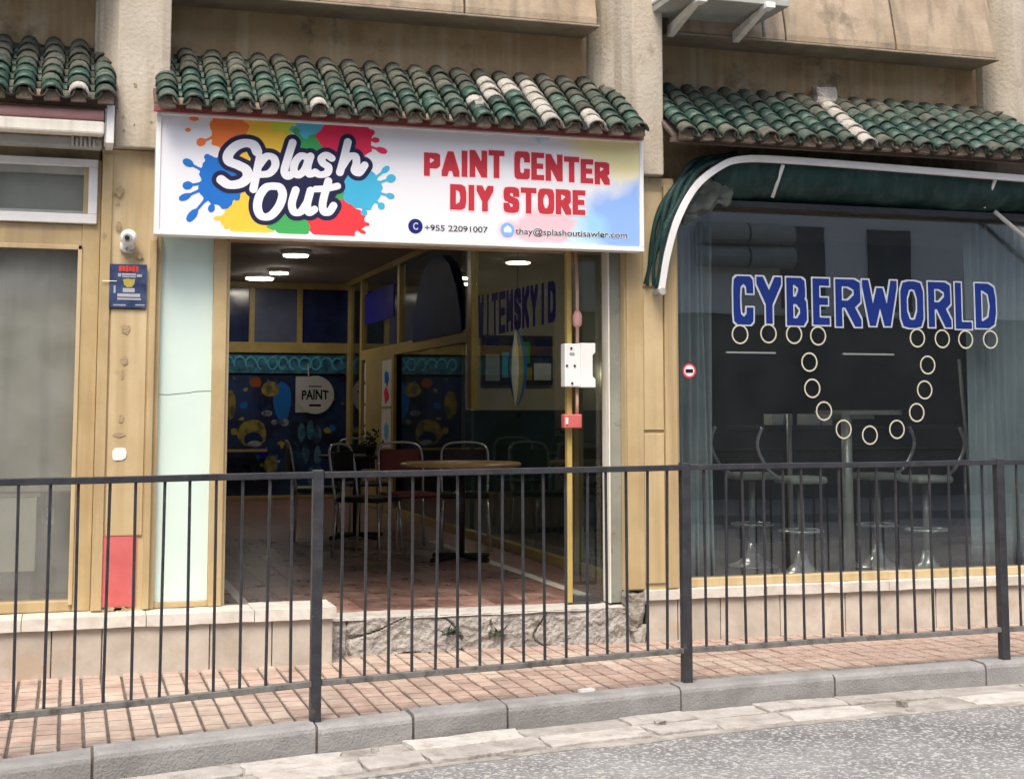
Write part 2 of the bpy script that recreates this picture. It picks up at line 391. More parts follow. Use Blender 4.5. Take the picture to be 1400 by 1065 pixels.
o = MB().box(2.42, 2.5, 6.7, 6.735, 0, .012).build('paper_scrap', MAT['white']); o.rotation_euler.z = .25
tag(o, 'small pale paper scrap lying on the pavement under the railing', 'litter')

# ------------------------------------------------------------------ street railing
rail = thing('street_railing', 'dark painted steel pedestrian railing with upright bars along the kerb', 'railing', (2.0, 6.6, 0))
posts = [(-.86, 5.93), (1.08, 6.44), (3.02, 6.772), (4.97, 6.87), (6.92, 6.88)]
for k, (x, y) in enumerate(posts):
    MB().box(x - .024, x + .024, y - .024, y + .024, -.02, 1.1).build('post', MAT['rail'], rail, bevel=.004)
BAR = MB().box(-.0053, .0053, -.0053, .0053, .15, 1.07)
bar_me = bpy.data.meshes.new('baluster'); bar_me.from_pydata(BAR.v, [], BAR.f); bar_me.materials.append(MAT['rail'])
for (a, b_) in zip(posts, posts[1:]):
    A, B = Vector((*a, 0)), Vector((*b_, 0)); d = (B - A).normalized(); nrm = Vector((-d.y, d.x, 0)); ang = math.atan2(d.y, d.x)
    def bar(z0, z1, w, name, mat):
        P0, P1 = A + d * .025, B - d * .025
        mb = MB(); n = 8; ring = []
        for i in range(n + 1):
            p = P0.lerp(P1, i / n); w_ = .004 * noise.noise(Vector((p.x * 1.7, z0 * 9, 2)))
            ring.append([(p + nrm * s_ * w + Vector((0, 0, z + w_))) for s_, z in ((-1, z0), (1, z0), (1, z1), (-1, z1))])
        vs = [q for r_ in ring for q in r_]
        fs = [(i * 4 + k, i * 4 + (k + 1) % 4, i * 4 + 4 + (k + 1) % 4, i * 4 + 4 + k) for i in range(n) for k in range(4)] + [(0, 1, 2, 3), (n * 4, n * 4 + 1, n * 4 + 2, n * 4 + 3)]
        mb.add(vs, fs).build(name, mat, rail, bevel=.003)
    bar(1.064, 1.092, .019, 'top_rail', MAT['rail'])
    bar(.15, .176, .018, 'bottom_rail', MAT['rail_worn'])
    for i in range(16):
        p = A.lerp(B, (i + 1) / 17)
        if p.x < -.6 or p.x > 6.0: continue
        o = place('baluster', bar_me, p, rail, (rg.gauss(0, .005), rg.gauss(0, .006), ang + rg.gauss(0, .03)))

# ------------------------------------------------------------------ building shell
bld = thing('shop_building', 'weathered ochre rendered building with shops at street level', 'building', (2, 8.4, 0))
def pillar(poly, z0, z1, mat=MAT['render_grey']): return MB().prism(poly, 'z', z0, z1).build('pillar', mat, bld, bevel=.008)
pillar([(.075, 8.5), (.085, 8.2), (.205, 7.95), (.485, 7.95), (.5, 8.5)], 2.795, 4.7)
pillar([(3.06, 8.6), (3.085, 8.33), (3.235, 7.95), (3.432, 7.95), (3.47, 8.15), (3.5, 8.6)], 2.795, 4.9)
pillar([(5.95, 8.6), (5.98, 8.3), (6.1, 8.1), (6.5, 8.1), (6.5, 8.6)], 3.2, 5.0)
for a, b_ in ((-3.0, .08), (.48, 3.09), (3.48, 5.97)):
    box('upper_wall', MAT['render'], bld, a, b_, 8.36, 8.6, 2.7, 4.9)
box('lintel', MAT['render'], bld, .45, 3.2, 8.06, 8.36, 2.34, 3.2)
box('lintel', MAT['render'], bld, 3.5, 5.97, 8.16, 8.36, 2.72, 3.2)
box('lintel', MAT['tan_frame'], bld, -3, .13, 8.14, 8.36, 2.735, 3.2)
# slanted parapet panels over each bay
def parapet(x0, x1, zb, joints, skew=0):
    js = [x0] + joints + [x1]
    for a, b_ in zip(js, js[1:]):
        prof = [(8.36, zb - .038), (8.06, zb - .043), (8.06, zb + .0), (8.27, zb + .95), (8.36, zb + .95)]
        MB().prism(prof, 'x', a + .006, b_ - .006).build('parapet_panel', MAT['parapet'], bld, bevel=.006)
    mb = MB().prism([(8.36, zb - .055), (8.052, zb - .06), (8.052, zb - .045), (8.36, zb - .04)], 'x', x0 - .01, x1 + .01)
    mb.build('parapet_soffit', MAT['soffit'], bld, bevel=.005)
parapet(.5, 3.05, 3.775, [1.32, 2.2])
parapet(3.52, 5.93, 3.775, [4.34, 5.15])
box('parapet_soffit', MAT['soffit'], bld, -3.0, .07, 7.75, 8.36, 3.86, 3.98)  # deep overhang out of view, added to shade the left upper wall
box('parapet_panel', MAT['parapet'], bld, -3.0, .07, 7.75, 8.3, 3.98, 4.8)
# lower pilasters in tan cladding
def pilaster(x0, x1, mid0, mid1, y, z0, z1):
    p = box('pilaster', MAT['tan'], bld, x0, x1, y, 8.4, z0, z1)
    return p
pil = pilaster(.14, .44, .2, .41, 8.02, .3, 2.79)
box('trim_strip', MAT['tan_frame'], pil, .142, .195, 8.0, 8.02, .31, 2.76, .003)
box('trim_strip', MAT['tan_frame'], pil, .405, .438, 7.99, 8.02, .31, 2.3, .003)
box('trim_panel', MAT['tan'], pil, .205, .395, 8.008, 8.02, .7, 1.915, .003)
def blotch(name, mat, parent, cx, cz, r, y, seed, sx=1, n=14, th=.003):
    q = random.Random(seed)
    pts = []
    for k in range(n):
        a = 2 * math.pi * k / n; rr = r * q.uniform(.55, 1.2)
        pts.append((cx + math.cos(a) * rr * sx, cz + math.sin(a) * rr))
    return MB().prism(pts, 'y', y, y + th).build(name, mat, parent)
for k, (cx, cz, r, sx) in enumerate([(.235, 2.565, .032, .9), (.225, 2.5, .012, 1), (.235, 2.37, .024, .8), (.285, 1.805, .026, 1), (.28, 1.63, .028, .8), (.272, 1.56, .03, .25), (.272, 1.32, .022, .7), (.262, 1.235, .012, 3.2), (.345, 2.21, .022, 1), (.16, 2.31, .02, .8), (.25, .315, .014, 4), (.3, .31, .016, 3), (.43, 1.29, .022, .3)]):
    blotch('paint_chip', MAT['chip'], pil, cx, cz, r, 8.0045 if .2 < cx < .4 else 7.9985, 30 + k, sx)
box('red_patch', MAT['red'], pil, .17, .37, 8.012, 8.02, .325, .7)
MB().prism([(.232, 1.112), (.24, 1.1), (.285, 1.102), (.301, 1.113), (.306, 1.14), (.3, 1.163), (.28, 1.168), (.246, 1.166), (.231, 1.15)], 'y', 8.003, 8.009).build('white_patch', MAT['white'], pil)
pc = pilaster(3.2, 3.53, 3.3, 3.44, 8.03, .3, 2.79)
box('trim_strip', MAT['tan_frame'], pc, 3.203, 3.31, 8.005, 8.03, .31, 2.74, .003)
box('trim_strip', MAT['tan_frame'], pc, 3.45, 3.527, 8.0, 8.03, .31, 2.74, .003)
box('trim_panel', MAT['tan'], pc, 3.315, 3.445, 8.016, 8.03, .34, 1.23, .004)
box('trim_panel', MAT['tan'], pc, 3.315, 3.445, 8.016, 8.03, 1.25, 2.1, .004)
box('trim_panel', MAT['tan'], pc, 3.315, 3.445, 8.016, 8.03, 2.12, 2.7, .004)
for k, (cx, cz, r, sx) in enumerate([(.3, 3.14, .012, 1), (.24, 2.96, .01, 1), (.39, 2.94, .008, 1), (.3, 2.92, .009, .6), (.245, 2.885, .008, 1)]):
    blotch('paint_chip', MAT['chip'], bld, cx, cz, r, 7.9475, 60 + k, sx, 9)
# plinths: marble slabs and ledge stones
box('plinth_core', MAT['step'], bld, -3, 1.39, 7.875, 8.4, -.05, .235)
xs = [-2.5, -1.6, -.8, -.05, .2, .75, 1.08, 1.41]
for a, b_ in zip(xs, xs[1:]): box('plinth_slab', MAT['marble'], bld, a + .003, b_ - .003, 7.85 + rg.uniform(-.002, .002), 7.88, -.05, .24, .003)
box('plinth_slab', MAT['marble'], bld, 1.385, 1.408, 7.88, 8.3, -.05, .24, .003)
xs = [-2.5, -1.2, -.2, .42, .98, 1.425]
for a, b_ in zip(xs, xs[1:]): rough_box('ledge_stone', MAT['marble_white'], bld, a + .002, b_ - .002, 7.825, 8.16 if a > .9 else 8.1, .243, .302, (10, 4, 2), .0035, 14)
box('plinth_core', MAT['step'], bld, 3.33, 7, 8.035, 8.4, -.05, .238)
xs = [3.32, 3.52, 3.8, 4.2, 4.65, 4.9, 5.3, 5.75, 6.3, 7]
for a, b_ in zip(xs, xs[1:]): box('plinth_slab', MAT['marble'], bld, a + .003, b_ - .003, 8.01 + rg.uniform(-.002, .002), 8.038, -.05, .242, .003)
xs = [3.3, 4.1, 4.95, 5.8, 7]
for a, b_ in zip(xs, xs[1:]): rough_box('ledge_stone', MAT['marble_white'], bld, a + .002, b_ - .002, 7.985, 8.12, .246, .302, (10, 3, 2), .003, 14)
# broken doorstep
def step_fn(u, v):
    x = 1.405 + u * 1.9; z = -.03 + v * .235
    p = Vector((x * 3.2, z * 5, 1.3))
    d = .014 * noise.fractal(p, 1, 2, 4) + .016 * abs(noise.noise(Vector((x * 9, z * 13, 5)))) + .005 * noise.noise(Vector((x * 31, z * 34, 5)))
    ck = abs(noise.noise(Vector((x * 2.6, z * 4.5 + 3, 9))))
    if ck < .03 and noise.noise(Vector((x * 1.9, 4, 1))) > -.1: d += .03 * (1 - ck / .03)
    lo = max(0, noise.noise(Vector((x * 2.1, 7.7, 2))) + .2) * (1 - v) ** 2 * .03
    return (x, 8.05 + d + lo, z)
st = MB().grid(step_fn, 240, 30).build('doorstep', MAT['step'], bld)
def step_top(u, v): 
    x = 1.405 + u * 1.9
    return (x, 8.045 + .012 * noise.noise(Vector((x * 6, 1, 1))) * (1 - v) + v * .22, FLOOR - .012 + .006 * noise.noise(Vector((x * 8, v, 4))) + v * .006 - (.012 if v == 0 else 0))
MB().grid(step_top, 80, 6).build('step_edging', MAT['step_edge'], st)
rough_box('broken_corner', MAT['dust'], st, 3.2, 3.3, 8.0, 8.14, .08, .285, (7, 7, 8), .03, 11)
rough_box('broken_corner', MAT['mortar_white'], st, 3.24, 3.31, 8.005, 8.1, .0, .1, (5, 5, 5), .015, 12)

q = random.Random(9)
for k, (x, z, n, lab) in enumerate([(2.12, .1, 26, 'little dark weed growing from the crack at the middle of the broken step'), (2.42, .08, 14, 'smaller sprig of weed right of the first on the broken step')]):
    t = thing('weed', lab, 'plant', (x, 8.05, z), 'weeds on the step'); mb = MB()
    for i in range(n):
        a, e, L = q.uniform(-.6, 3.7), q.uniform(-.2, 1.0), q.uniform(.03, .085); d = Vector((math.cos(a) * math.cos(e), -abs(math.sin(a)) * .5, math.sin(e)))
        p = Vector((x + q.uniform(-.03, .03), 8.055, z)); w = d.orthogonal().normalized() * .007
        mb.add([p, p + d * L * .5 + w, p + d * L, p + d * L * .5 - w], [(0, 1, 2, 3)])
    mb.build('leaves', MAT['leaf'], t)

# ------------------------------------------------------------------ tiled canopies
PITCH = .1355
def tile_mesh(mat, r0, r1, length, th, up=True):
    """half-round clay tile tapering along +Y, thickness th"""
    seg = 7; vs = []; 
    for t, r in ((0, r0), (1, r1)):
        for rr in (r, r - th):
            for k in range(seg + 1):
                a = math.pi * k / seg
                vs.append((-math.cos(a) * rr, t * length, (math.sin(a) * rr * .95) * (1 if up else -1)))
    n = seg + 1; fs = []
    for k in range(seg):
        fs += [(k, k + 1, 2 * n + k + 1, 2 * n + k), (n + k, 3 * n + k, 3 * n + k + 1, n + k + 1), (k, n + k, n + k + 1, k + 1), (2 * n + k, 2 * n + k + 1, 3 * n + k + 1, 3 * n + k)]
    fs += [(0, 2 * n, 3 * n, n), (seg, n + seg, 3 * n + seg, 2 * n + seg)]
    me = bpy.data.meshes.new('tile'); me.from_pydata(vs, [], fs); me.materials.append(mat)
    bm = bmesh.new(); bm.from_mesh(me); bmesh.ops.recalc_face_normals(bm, faces=bm.faces); bm.to_mesh(me); bm.free()
    for p in me.polygons: p.use_smooth = len(p.vertices) == 4 and p.area > 0
    return me
TM = {k: tile_mesh(MAT[k], .06, .049, .145, .012) for k in ('green', 'green_old', 'grey_tile', 'brown_tile', 'mortar_white')}
TP = {k: tile_mesh(MAT[k], .05, .056, .165, .012, False) for k in ('green', 'green_old', 'grey_tile', 'brown_tile')}
EY, EZ, TY, TZ = 7.70, 2.995, 8.3, 3.4
SL = math.atan2(TZ - EZ, TY - EY)
ROWS = 7; RL = math.hypot(TY - EY, TZ - EZ) / ROWS
def canopy(label, x0, ncol, white, fascia, grey=.5):
    t = thing('tiled_canopy', label, 'canopy', (x0 + ncol * PITCH / 2, 8.0, 2.9), 'green tiled canopies over the shops')
    x1 = x0 + ncol * PITCH
    MB().prism([(EY + .1, EZ + .012), (EY + .1, EZ + .03), (TY + .06, TZ + .02), (TY + .06, TZ - .02)], 'x', x0, x1).build('roof_board', MAT['shadow_board'], t)
    box('eave_board', MAT[fascia], t, x0, x1, EY + .1, EY + .13, EZ - .02, EZ + .01)
    d = Vector((0, math.cos(SL), math.sin(SL))); nrm = Vector((0, -math.sin(SL), math.cos(SL)))
    q = random.Random(int(x0 * 100) + 5)
    for c in range(ncol):
        for r in range(ROWS):
            base = Vector((x0 + (c + .5) * PITCH, EY, EZ)) + d * (RL * r) + nrm * .012
            g = r / (ROWS - 1) + q.uniform(-.14, .14) + .5 * noise.noise(Vector((x0 + c * PITCH * 1.6, r * .5, 3)))
            k = 'green' if g < grey else ('green_old' if g < grey + .22 else 'grey_tile')
            if r == 0: k = q.choice(['green_old', 'green_old', 'green', 'grey_tile'])
            if (c, r) in white or (c, -1) in white: k = 'mortar_white'
            o = place('cover_tile', TM[k], base, t, (SL - .06, q.gauss(0, .03), q.gauss(0, .035)))
            o.scale = (q.uniform(.94, 1.05), q.uniform(.95, 1.06), q.uniform(.9, 1.06))
            if r < 2 or q.random() < .0:
                pass
            if c == 0: continue
            pb = Vector((x0 + c * PITCH, EY + .008, EZ)) + d * (RL * r) + nrm * .045
            o = place('pan_tile', TP[q.choice(['brown_tile', 'green_old', 'grey_tile'] if r == 0 else ['green', 'green_old', 'grey_tile'])], pb, t, (SL - .05, 0, q.gauss(0, .015)))
    # mortar bed between the tile ends
    for c in range(ncol):
        xm = x0 + (c + .5) * PITCH
        rough_box('mortar_plug', MAT['brown_tile'], t, xm - .04, xm + .04, EY + .012, EY + .06, EZ - .012, EZ + .044, (3, 2, 3), .006, 20)
    return t
canopy('green tiled canopy over the open shop, with several mortar-white tile rows near its right end', .395, 21, {(6, 0), (13, 2), (14, 4), (14, 5), (14, 3), (15, 5), (15, 4), (16, 5), (16, 4), (16, 3), (16, 2), (16, 1), (16, 0), (18, 0), (18, 1)}, 'fascia', .4)
canopy('green tiled canopy above the dark window, with one single pale mortar row', 3.42, 20, {(9, k) for k in range(7)}, 'shadow_board', .62)
canopy('short end of green tiled canopy above the rolled awning', -.74, 7, {(5, 0)}, 'shadow_board', .35)
o = blotch('mortar_smear', MAT['mortar_white'], bpy.data.objects['tiled_canopy'], 2.22, 3.13, .05, 7.8, 3, .7, 16, .02)
for nm, x0 in (('cap', 4.66),):
    rough_box('mortar_cap', MAT['mortar_white'], bpy.data.objects['tiled_canopy.001'], 4.66, 4.8, 8.24, 8.34, 3.38, 3.5, (4, 4, 4), .02, 14)

# ------------------------------------------------------------------ shop sign
SX0, SX1, SZ0, SZ1, SY = .412, 3.256, 2.31, 2.992, 7.85
sign = thing('shop_sign', 'long white shop sign with rainbow paint splashes reading Splash Out, Paint Center DIY Store', 'sign', (1.83, 7.92, 2.31))
def sign_panel_mat():
    m, n, l, b = nt('sign_print_ground')
    geo = n.new('ShaderNodeNewGeometry'); tn = n.new('ShaderNodeTexNoise'); tn.inputs['Scale'].default_value = 5; tn.inputs['Detail'].default_value = 6
    l.new(geo.outputs['Position'], tn.inputs['Vector'])
    va = n.new('ShaderNodeVectorMath'); va.operation = 'MULTIPLY_ADD'; va.inputs[1].default_value = (.22, 0, .22)
    l.new(tn.outputs['Color'], va.inputs[0]); l.new(geo.outputs['Position'], va.inputs[2])
    out = None
    for k, (c, (x, z), rx, rz, st_) in enumerate([((.9, .78, .25), (3.17, 3.03), .42, .3, .75), ((.86, .45, .3), (3.4, 3.02), .2, .25, .45), ((.18, .38, .8), (3.3, 2.47), .48, .27, .85), ((.35, .7, .75), (2.86, 2.42), .22, .13, .55), ((.85, .35, .42), (2.62, 2.44), .2, .1, .6), ((.3, .62, .7), (2.63, 2.98), .06, .06, .7), ((.86, .35, .42), (2.4, 2.42), .1, .06, .4), ((.35, .55, .8), (3.34, 2.72), .12, .2, .6)]):
        mp = n.new('ShaderNodeMapping'); mp.inputs['Location'].default_value = (-(x + .11) / rx, 0, -(z + .11) / rz); mp.inputs['Scale'].default_value = (1 / rx, 0, 1 / rz)
        l.new(va.outputs[0], mp.inputs['Vector'])
        ln = n.new('ShaderNodeVectorMath'); ln.operation = 'LENGTH'; l.new(mp.outputs[0], ln.inputs[0])
        mr = n.new('ShaderNodeMapRange'); mr.inputs[1].default_value = 1.1; mr.inputs[2].default_value = .75; mr.inputs[4].default_value = st_
        l.new(ln.outputs['Value'], mr.inputs[0])
        mx = n.new('ShaderNodeMix'); mx.data_type = 'RGBA'; l.new(mr.outputs[0], mx.inputs['Factor'])
        if out is None: mx.inputs['A'].default_value = (.76, .76, .785, 1)
        else: l.new(out, mx.inputs['A'])
        mx.inputs['B'].default_value = rgb(c); out = mx.outputs['Result']
    l.new(out, b.inputs['Base Color']); b.inputs['Roughness'].default_value = .38
    return m
box('panel', sign_panel_mat(), sign, SX0 + .02, SX1 - .02, SY + .006, SY + .09, SZ0 + .02, SZ1 - .02)
fr = MB().box(SX0, SX1, SY - .004, SY + .1, SZ0, SZ0 + .026).box(SX0, SX1, SY - .004, SY + .1, SZ1 - .024, SZ1).box(SX0, SX0 + .026, SY - .004, SY + .1, SZ0 + .026, SZ1 - .024).box(SX1 - .026, SX1, SY - .004, SY + .1, SZ0 + .026, SZ1 - .024)
fr.build('frame', MAT['white'], sign, bevel=.003)
LV = [0]
def zlay():            # each print layer lies a hair in front of the last one
    LV[0] += 1; return SY + .0055 - LV[0] * .00003
def clampz(p): return (min(max(p[0], SX0 + .03), SX1 - .03), min(max(p[1], SZ0 + .03), SZ1 - .028))
def splat(mat, c, rx, rz, drips, seed, spikes=18, amp=.16, name='paint_splash', head=.02):
    q = random.Random(seed); pts = []
    n = 96; ph = [q.uniform(0, 6.28) for _ in range(5)]
    for k in range(n):
        a = 2 * math.pi * k / n
        r = 1 + amp * (.5 * math.sin(a * 5 + ph[0]) + .4 * math.sin(a * 9 + ph[1]) + .5 * max(0, math.sin(a * spikes + ph[2])) ** 3)
        pts.append(clampz((c[0] + math.cos(a) * rx * r, c[1] + math.sin(a) * rz * r)))
    y = zlay(); mb = MB().add([(c[0], y, c[1])] + [(p[0], y, p[1]) for p in pts], [(0, 1 + k, 1 + (k + 1) % n) for k in range(n)])
    for i, d in enumerate(drips):
        y = zlay(); P0, P1 = Vector(c), Vector(d); v = (P1 - P0); L = v.length; v /= L; w = Vector((-v.y, v.x))
        s0 = min(rx, rz) * .55; hd = head * q.uniform(.8, 1.25)
        side = []
        for t in [k / 14 for k in range(15)]:
            s_ = s0 + (L - s0) * t
            base = max(0, 1 - t * 2.2) ** 2 * min(rx, rz) * .5
            nk = .007 + base
            if t > .62: nk = max(nk, hd * math.sqrt(max(0, 1 - ((t - .84) / .2) ** 2)) if t < 1.04 else 0)
            side.append((P0 + v * s_, nk))
        tip = P0 + v * (L + hd * .25)
        loop = [p + w * k for p, k in side] + [tip] + [p - w * k for p, k in side[::-1]]
        lp = [clampz(p) for p in loop]; m_ = len(side)
        vs = [(p[0], y, p[1]) for p in lp]
        fs = [(k, k + 1, len(lp) - 2 - k, len(lp) - 1 - k) for k in range(m_ - 1)] + [(m_ - 1, m_, m_ + 1)]
        mb.add(vs, fs)
    return mb.build(name, mat, sign)
splat(PR['ltblue'], (1.35, 2.76), .2, .13, [], 21, 20, .2)
splat(PR['yellow'], (1.0, 2.62), .28, .2, [], 22, 20, .15)
splat(PR['green'], (1.3, 2.5), .22, .12, [], 23, 22, .25)
splat(PR['yellow'], (.985, 2.89), .15, .12, [], 2)
splat(PR['lime'], (1.11, 2.955), .08, .05, [], 3, 24, .3)
splat(PR['ltblue'], (1.25, 2.93), .1, .07, [], 5, 20, .2)
splat(PR['green'], (1.25, 2.82), .13, .07, [(1.16, 2.93)], 4, 26, .3)
splat(PR['orange'], (.8, 2.9), .1, .115, [(.632, 2.817), (.703, 2.938), (.74, 2.855), (.77, 2.96)], 1, 14, .14, head=.023)
splat(PR['orange'], (.611, 2.955), .026, .014, [], 11, 3, .05); splat(PR['orange'], (.58, 2.89), .016, .011, [], 12, 3, .05)
splat(PR['crimson'], (1.45, 2.89), .155, .125, [(1.612, 2.94), (1.64, 2.893), (1.685, 2.828), (1.55, 2.79)], 6, 16, .1, head=.016)
splat(PR['yellow'], (.93, 2.43), .16, .115, [(.73, 2.409), (.785, 2.362)], 9, 16, .12, head=.012)
splat(PR['green'], (1.15, 2.39), .11, .07, [(1.066, 2.357), (1.12, 2.36)], 10, 24, .25, head=.01)
splat(PR['red'], (1.4, 2.43), .16, .115, [(1.497, 2.352), (1.567, 2.36), (1.588, 2.409), (1.29, 2.36)], 13, 18, .12, head=.012)
splat(PR['cyan'], (1.545, 2.61), .11, .115, [(1.698, 2.742), (1.734, 2.686), (1.73, 2.573), (1.67, 2.507), (1.56, 2.461)], 8, 16, .1, head=.019)
splat(PR['blue'], (.765, 2.62), .12, .145, [(.561, 2.72), (.679, 2.757), (.562, 2.58), (.544, 2.507), (.59, 2.393), (.708, 2.447), (.86, 2.52)], 7, 14, .12, head=.022)
STROKES = {'S': [[(.956, 2.791), (.935, 2.826), (.888, 2.834), (.838, 2.813), (.801, 2.769), (.803, 2.73), (.855, 2.709), (.898, 2.685), (.905, 2.643), (.867, 2.608), (.806, 2.599), (.763, 2.624)]],
 'p': [[(.972, 2.76), (.96, 2.699), (.939, 2.58)], [(.968, 2.715), (1.008, 2.766), (1.048, 2.758), (1.056, 2.714), (1.025, 2.673), (.977, 2.663)]],
 'l': [[(1.151, 2.851), (1.125, 2.76), (1.108, 2.69), (1.126, 2.66), (1.16, 2.682)]],
 'a': [[(1.24, 2.768), (1.201, 2.78), (1.168, 2.743), (1.16, 2.696), (1.185, 2.67), (1.223, 2.707), (1.244, 2.772)], [(1.252, 2.779), (1.236, 2.718), (1.247, 2.679), (1.281, 2.692)]],
 's': [[(1.373, 2.775), (1.341, 2.791), (1.314, 2.772), (1.323, 2.745), (1.353, 2.724), (1.347, 2.691), (1.308, 2.678), (1.279, 2.692)]],
 'h': [[(1.462, 2.872), (1.441, 2.782), (1.419, 2.698)], [(1.429, 2.728), (1.469, 2.787), (1.505, 2.793), (1.512, 2.754), (1.502, 2.713), (1.528, 2.7), (1.56, 2.745)]],
 'O': [[(1.063, 2.601), (1.011, 2.594), (.973, 2.542), (.963, 2.479), (.985, 2.433), (1.034, 2.435), (1.08, 2.489), (1.1, 2.553), (1.086, 2.594), (1.054, 2.603), (1.02, 2.598)]],
 'u': [[(1.172, 2.585), (1.152, 2.508), (1.166, 2.462), (1.202, 2.466), (1.236, 2.517)], [(1.255, 2.586), (1.237, 2.506), (1.248, 2.463), (1.279, 2.482)]],
 't': [[(1.354, 2.644), (1.325, 2.526), (1.33, 2.473), (1.36, 2.47), (1.385, 2.507)], [(1.284, 2.596), (1.346, 2.603), (1.407, 2.619)]]}
WID = dict(S=.026, O=.0225)
import numpy as np
def contour(F, xs, zs, y):
    vid = {}; mb = MB(); fs = []
    def V(key, x, z):
        if key not in vid: vid[key] = len(mb.v); mb.v.append((x, y, z))
        return vid[key]
    for j in range(len(zs) - 1):
        i = 0
        while i < len(xs) - 1:
            c = [(j, i), (j, i + 1), (j + 1, i + 1), (j + 1, i)]; f = [F[q] for q in c]
            if max(f) <= 0: i += 1; continue
            poly = []
            for q in range(4):
                a, b_ = c[q], c[(q + 1) % 4]
                if f[q] > 0: poly.append(V(a, xs[a[1]], zs[a[0]]))
                if (f[q] > 0) != (f[(q + 1) % 4] > 0):
                    t = f[q] / (f[q] - f[(q + 1) % 4])
                    poly.append(V((min(a, b_), max(a, b_)), xs[a[1]] + t * (xs[b_[1]] - xs[a[1]]), zs[a[0]] + t * (zs[b_[0]] - zs[a[0]])))
            if len(poly) > 2: fs.append(tuple(poly))
            i += 1
    mb.f = fs
    return mb
def brush(letters, cell, extra=0.0):
    """brush-script strokes joined into one clean flat outline (marching squares over their distance field)"""
    pts, rad = [], []
    for k in letters:
        w = WID.get(k, .0205)
        for s_ in STROKES[k]:
            P = catmull([(p[0], p[1], 0) for p in s_], 24); n = len(P)
            for i, p in enumerate(P):
                t = (P[min(i + 1, n - 1)] - P[max(i - 1, 0)]); t = t.normalized() if t.length else Vector((1, 0, 0))
                pts.append((p.x, p.y)); rad.append(w * (.88 + .2 * abs(t.y)) + extra)
    pts, rad = np.array(pts), np.array(rad); m = rad.max() + 2 * cell
    xs = np.arange(pts[:, 0].min() - m, pts[:, 0].max() + m, cell); zs = np.arange(pts[:, 1].min() - m, pts[:, 1].max() + m, cell)
    F = np.full((len(zs), len(xs)), -9.0); X, Z = np.meshgrid(xs, zs)
    for (px, pz), rr in zip(pts, rad): F = np.maximum(F, rr - np.hypot(X - px, Z - pz))
    return contour(F, xs, zs, zlay())
brush(list(STROKES), .005, .025).build('letter_outline', PR['navy'], sign)
y = zlay(); MB().add([(p[0], y, p[1]) for p in [(.96, 2.74), (1.5, 2.76), (1.42, 2.6), (1.36, 2.5), (1.0, 2.48), (.99, 2.62)]], [(0, 1, 2, 3, 4, 5)]).build('letter_outline', PR['navy'], sign)
for k in STROKES: brush([k], .004).build('letter', PR['offwhite'], sign)
BLOCK = dict(
    C=[[(1, .76), (.97, .92), (.75, 1), (.3, 1), (.05, .92), (0, .7), (0, .3), (.05, .08), (.3, 0), (.75, 0), (.97, .08), (1, .24)]],
    Y=[[(0, 1), (.5, .48)], [(1, 1), (.5, .48)], [(.5, .48), (.5, 0)]],
    B=[[(0, 0), (0, 1)], [(0, 1), (.6, 1), (.86, .93), (.9, .72), (.7, .53), (0, .53)], [(.7, .53), (.97, .42), (1, .14), (.75, 0), (0, 0)]],
    E=[[(0, 0), (0, 1)], [(0, 1), (1, 1)], [(0, .51), (.85, .51)], [(0, 0), (1, 0)]],
    R=[[(0, 0), (0, 1)], [(0, 1), (.65, 1), (.95, .92), (.97, .62), (.65, .47), (0, .47)], [(.5, .47), (1, 0)]],
    P=[[(0, 0), (0, 1)], [(0, 1), (.65, 1), (.97, .92), (1, .58), (.65, .43), (0, .43)]],
    W=[[(0, 1), (.24, 0), (.5, .8), (.76, 0), (1, 1)]],
    O=[[(.5, 1), (.15, .96), (0, .75), (0, .25), (.15, .04), (.5, 0), (.85, .04), (1, .25), (1, .75), (.85, .96), (.5, 1)]],
    M=[[(0, 0), (0, 1)], [(0, 1), (.5, .3), (1, 1)], [(1, 1), (1, 0)]], K=[[(0, 0), (0, 1)], [(1, 1), (.1, .5)], [(.3, .6), (1, 0)]],
    L=[[(0, 1), (0, 0), (1, 0)]], D=[[(0, 0), (0, 1)], [(0, 1), (.5, 1), (.88, .9), (1, .6), (1, .4), (.88, .1), (.5, 0), (0, 0)]],
    A=[[(0, 0), (.5, 1), (1, 0)], [(.2, .28), (.8, .28)]], I=[[(.5, 0), (.5, 1)]], N=[[(0, 0), (0, 1)], [(0, 1), (1, 0)], [(1, 0), (1, 1)]],
    T=[[(0, 1), (1, 1)], [(.5, 1), (.5, 0)]], S=[[(1, .78), (.88, .95), (.5, 1), (.12, .95), (0, .76), (.12, .58), (.5, .5), (.88, .42), (1, .24), (.88, .05), (.5, 0), (.12, .05), (0, .22)]])
def block_letter(ch, x0, x1, z0, z1, y, tx, tz, cell=.004, extra=0.0):
    """heavy square-ended capital filling the box x0..x1, z0..z1"""
    X0, X1, Z0, Z1 = x0 + tx, x1 - tx, z0 + tz, z1 - tz
    if X1 < X0: X0 = X1 = (x0 + x1) / 2
    pts = []
    for s_ in BLOCK[ch]:
        for a, b_ in zip(s_, s_[1:]):
            for k in range(41):
                t = k / 40; pts.append((X0 + (a[0] + (b_[0] - a[0]) * t) * (X1 - X0), Z0 + (a[1] + (b_[1] - a[1]) * t) * (Z1 - Z0)))
    tx, tz = tx + extra, tz + extra
    xs = np.arange(x0 - extra - 2 * cell, x1 + extra + 3 * cell, cell); zs = np.arange(z0 - extra - 2 * cell, z1 + extra + 3 * cell, cell)
    F = np.full((len(zs), len(xs)), -9.0); X, Z = np.meshgrid(xs, zs)
    for px, pz in pts: F = np.maximum(F, np.minimum(tx - np.abs(X - px), tz - np.abs(Z - pz)))
    return contour(F, xs, zs, y)
LV[0] = 4
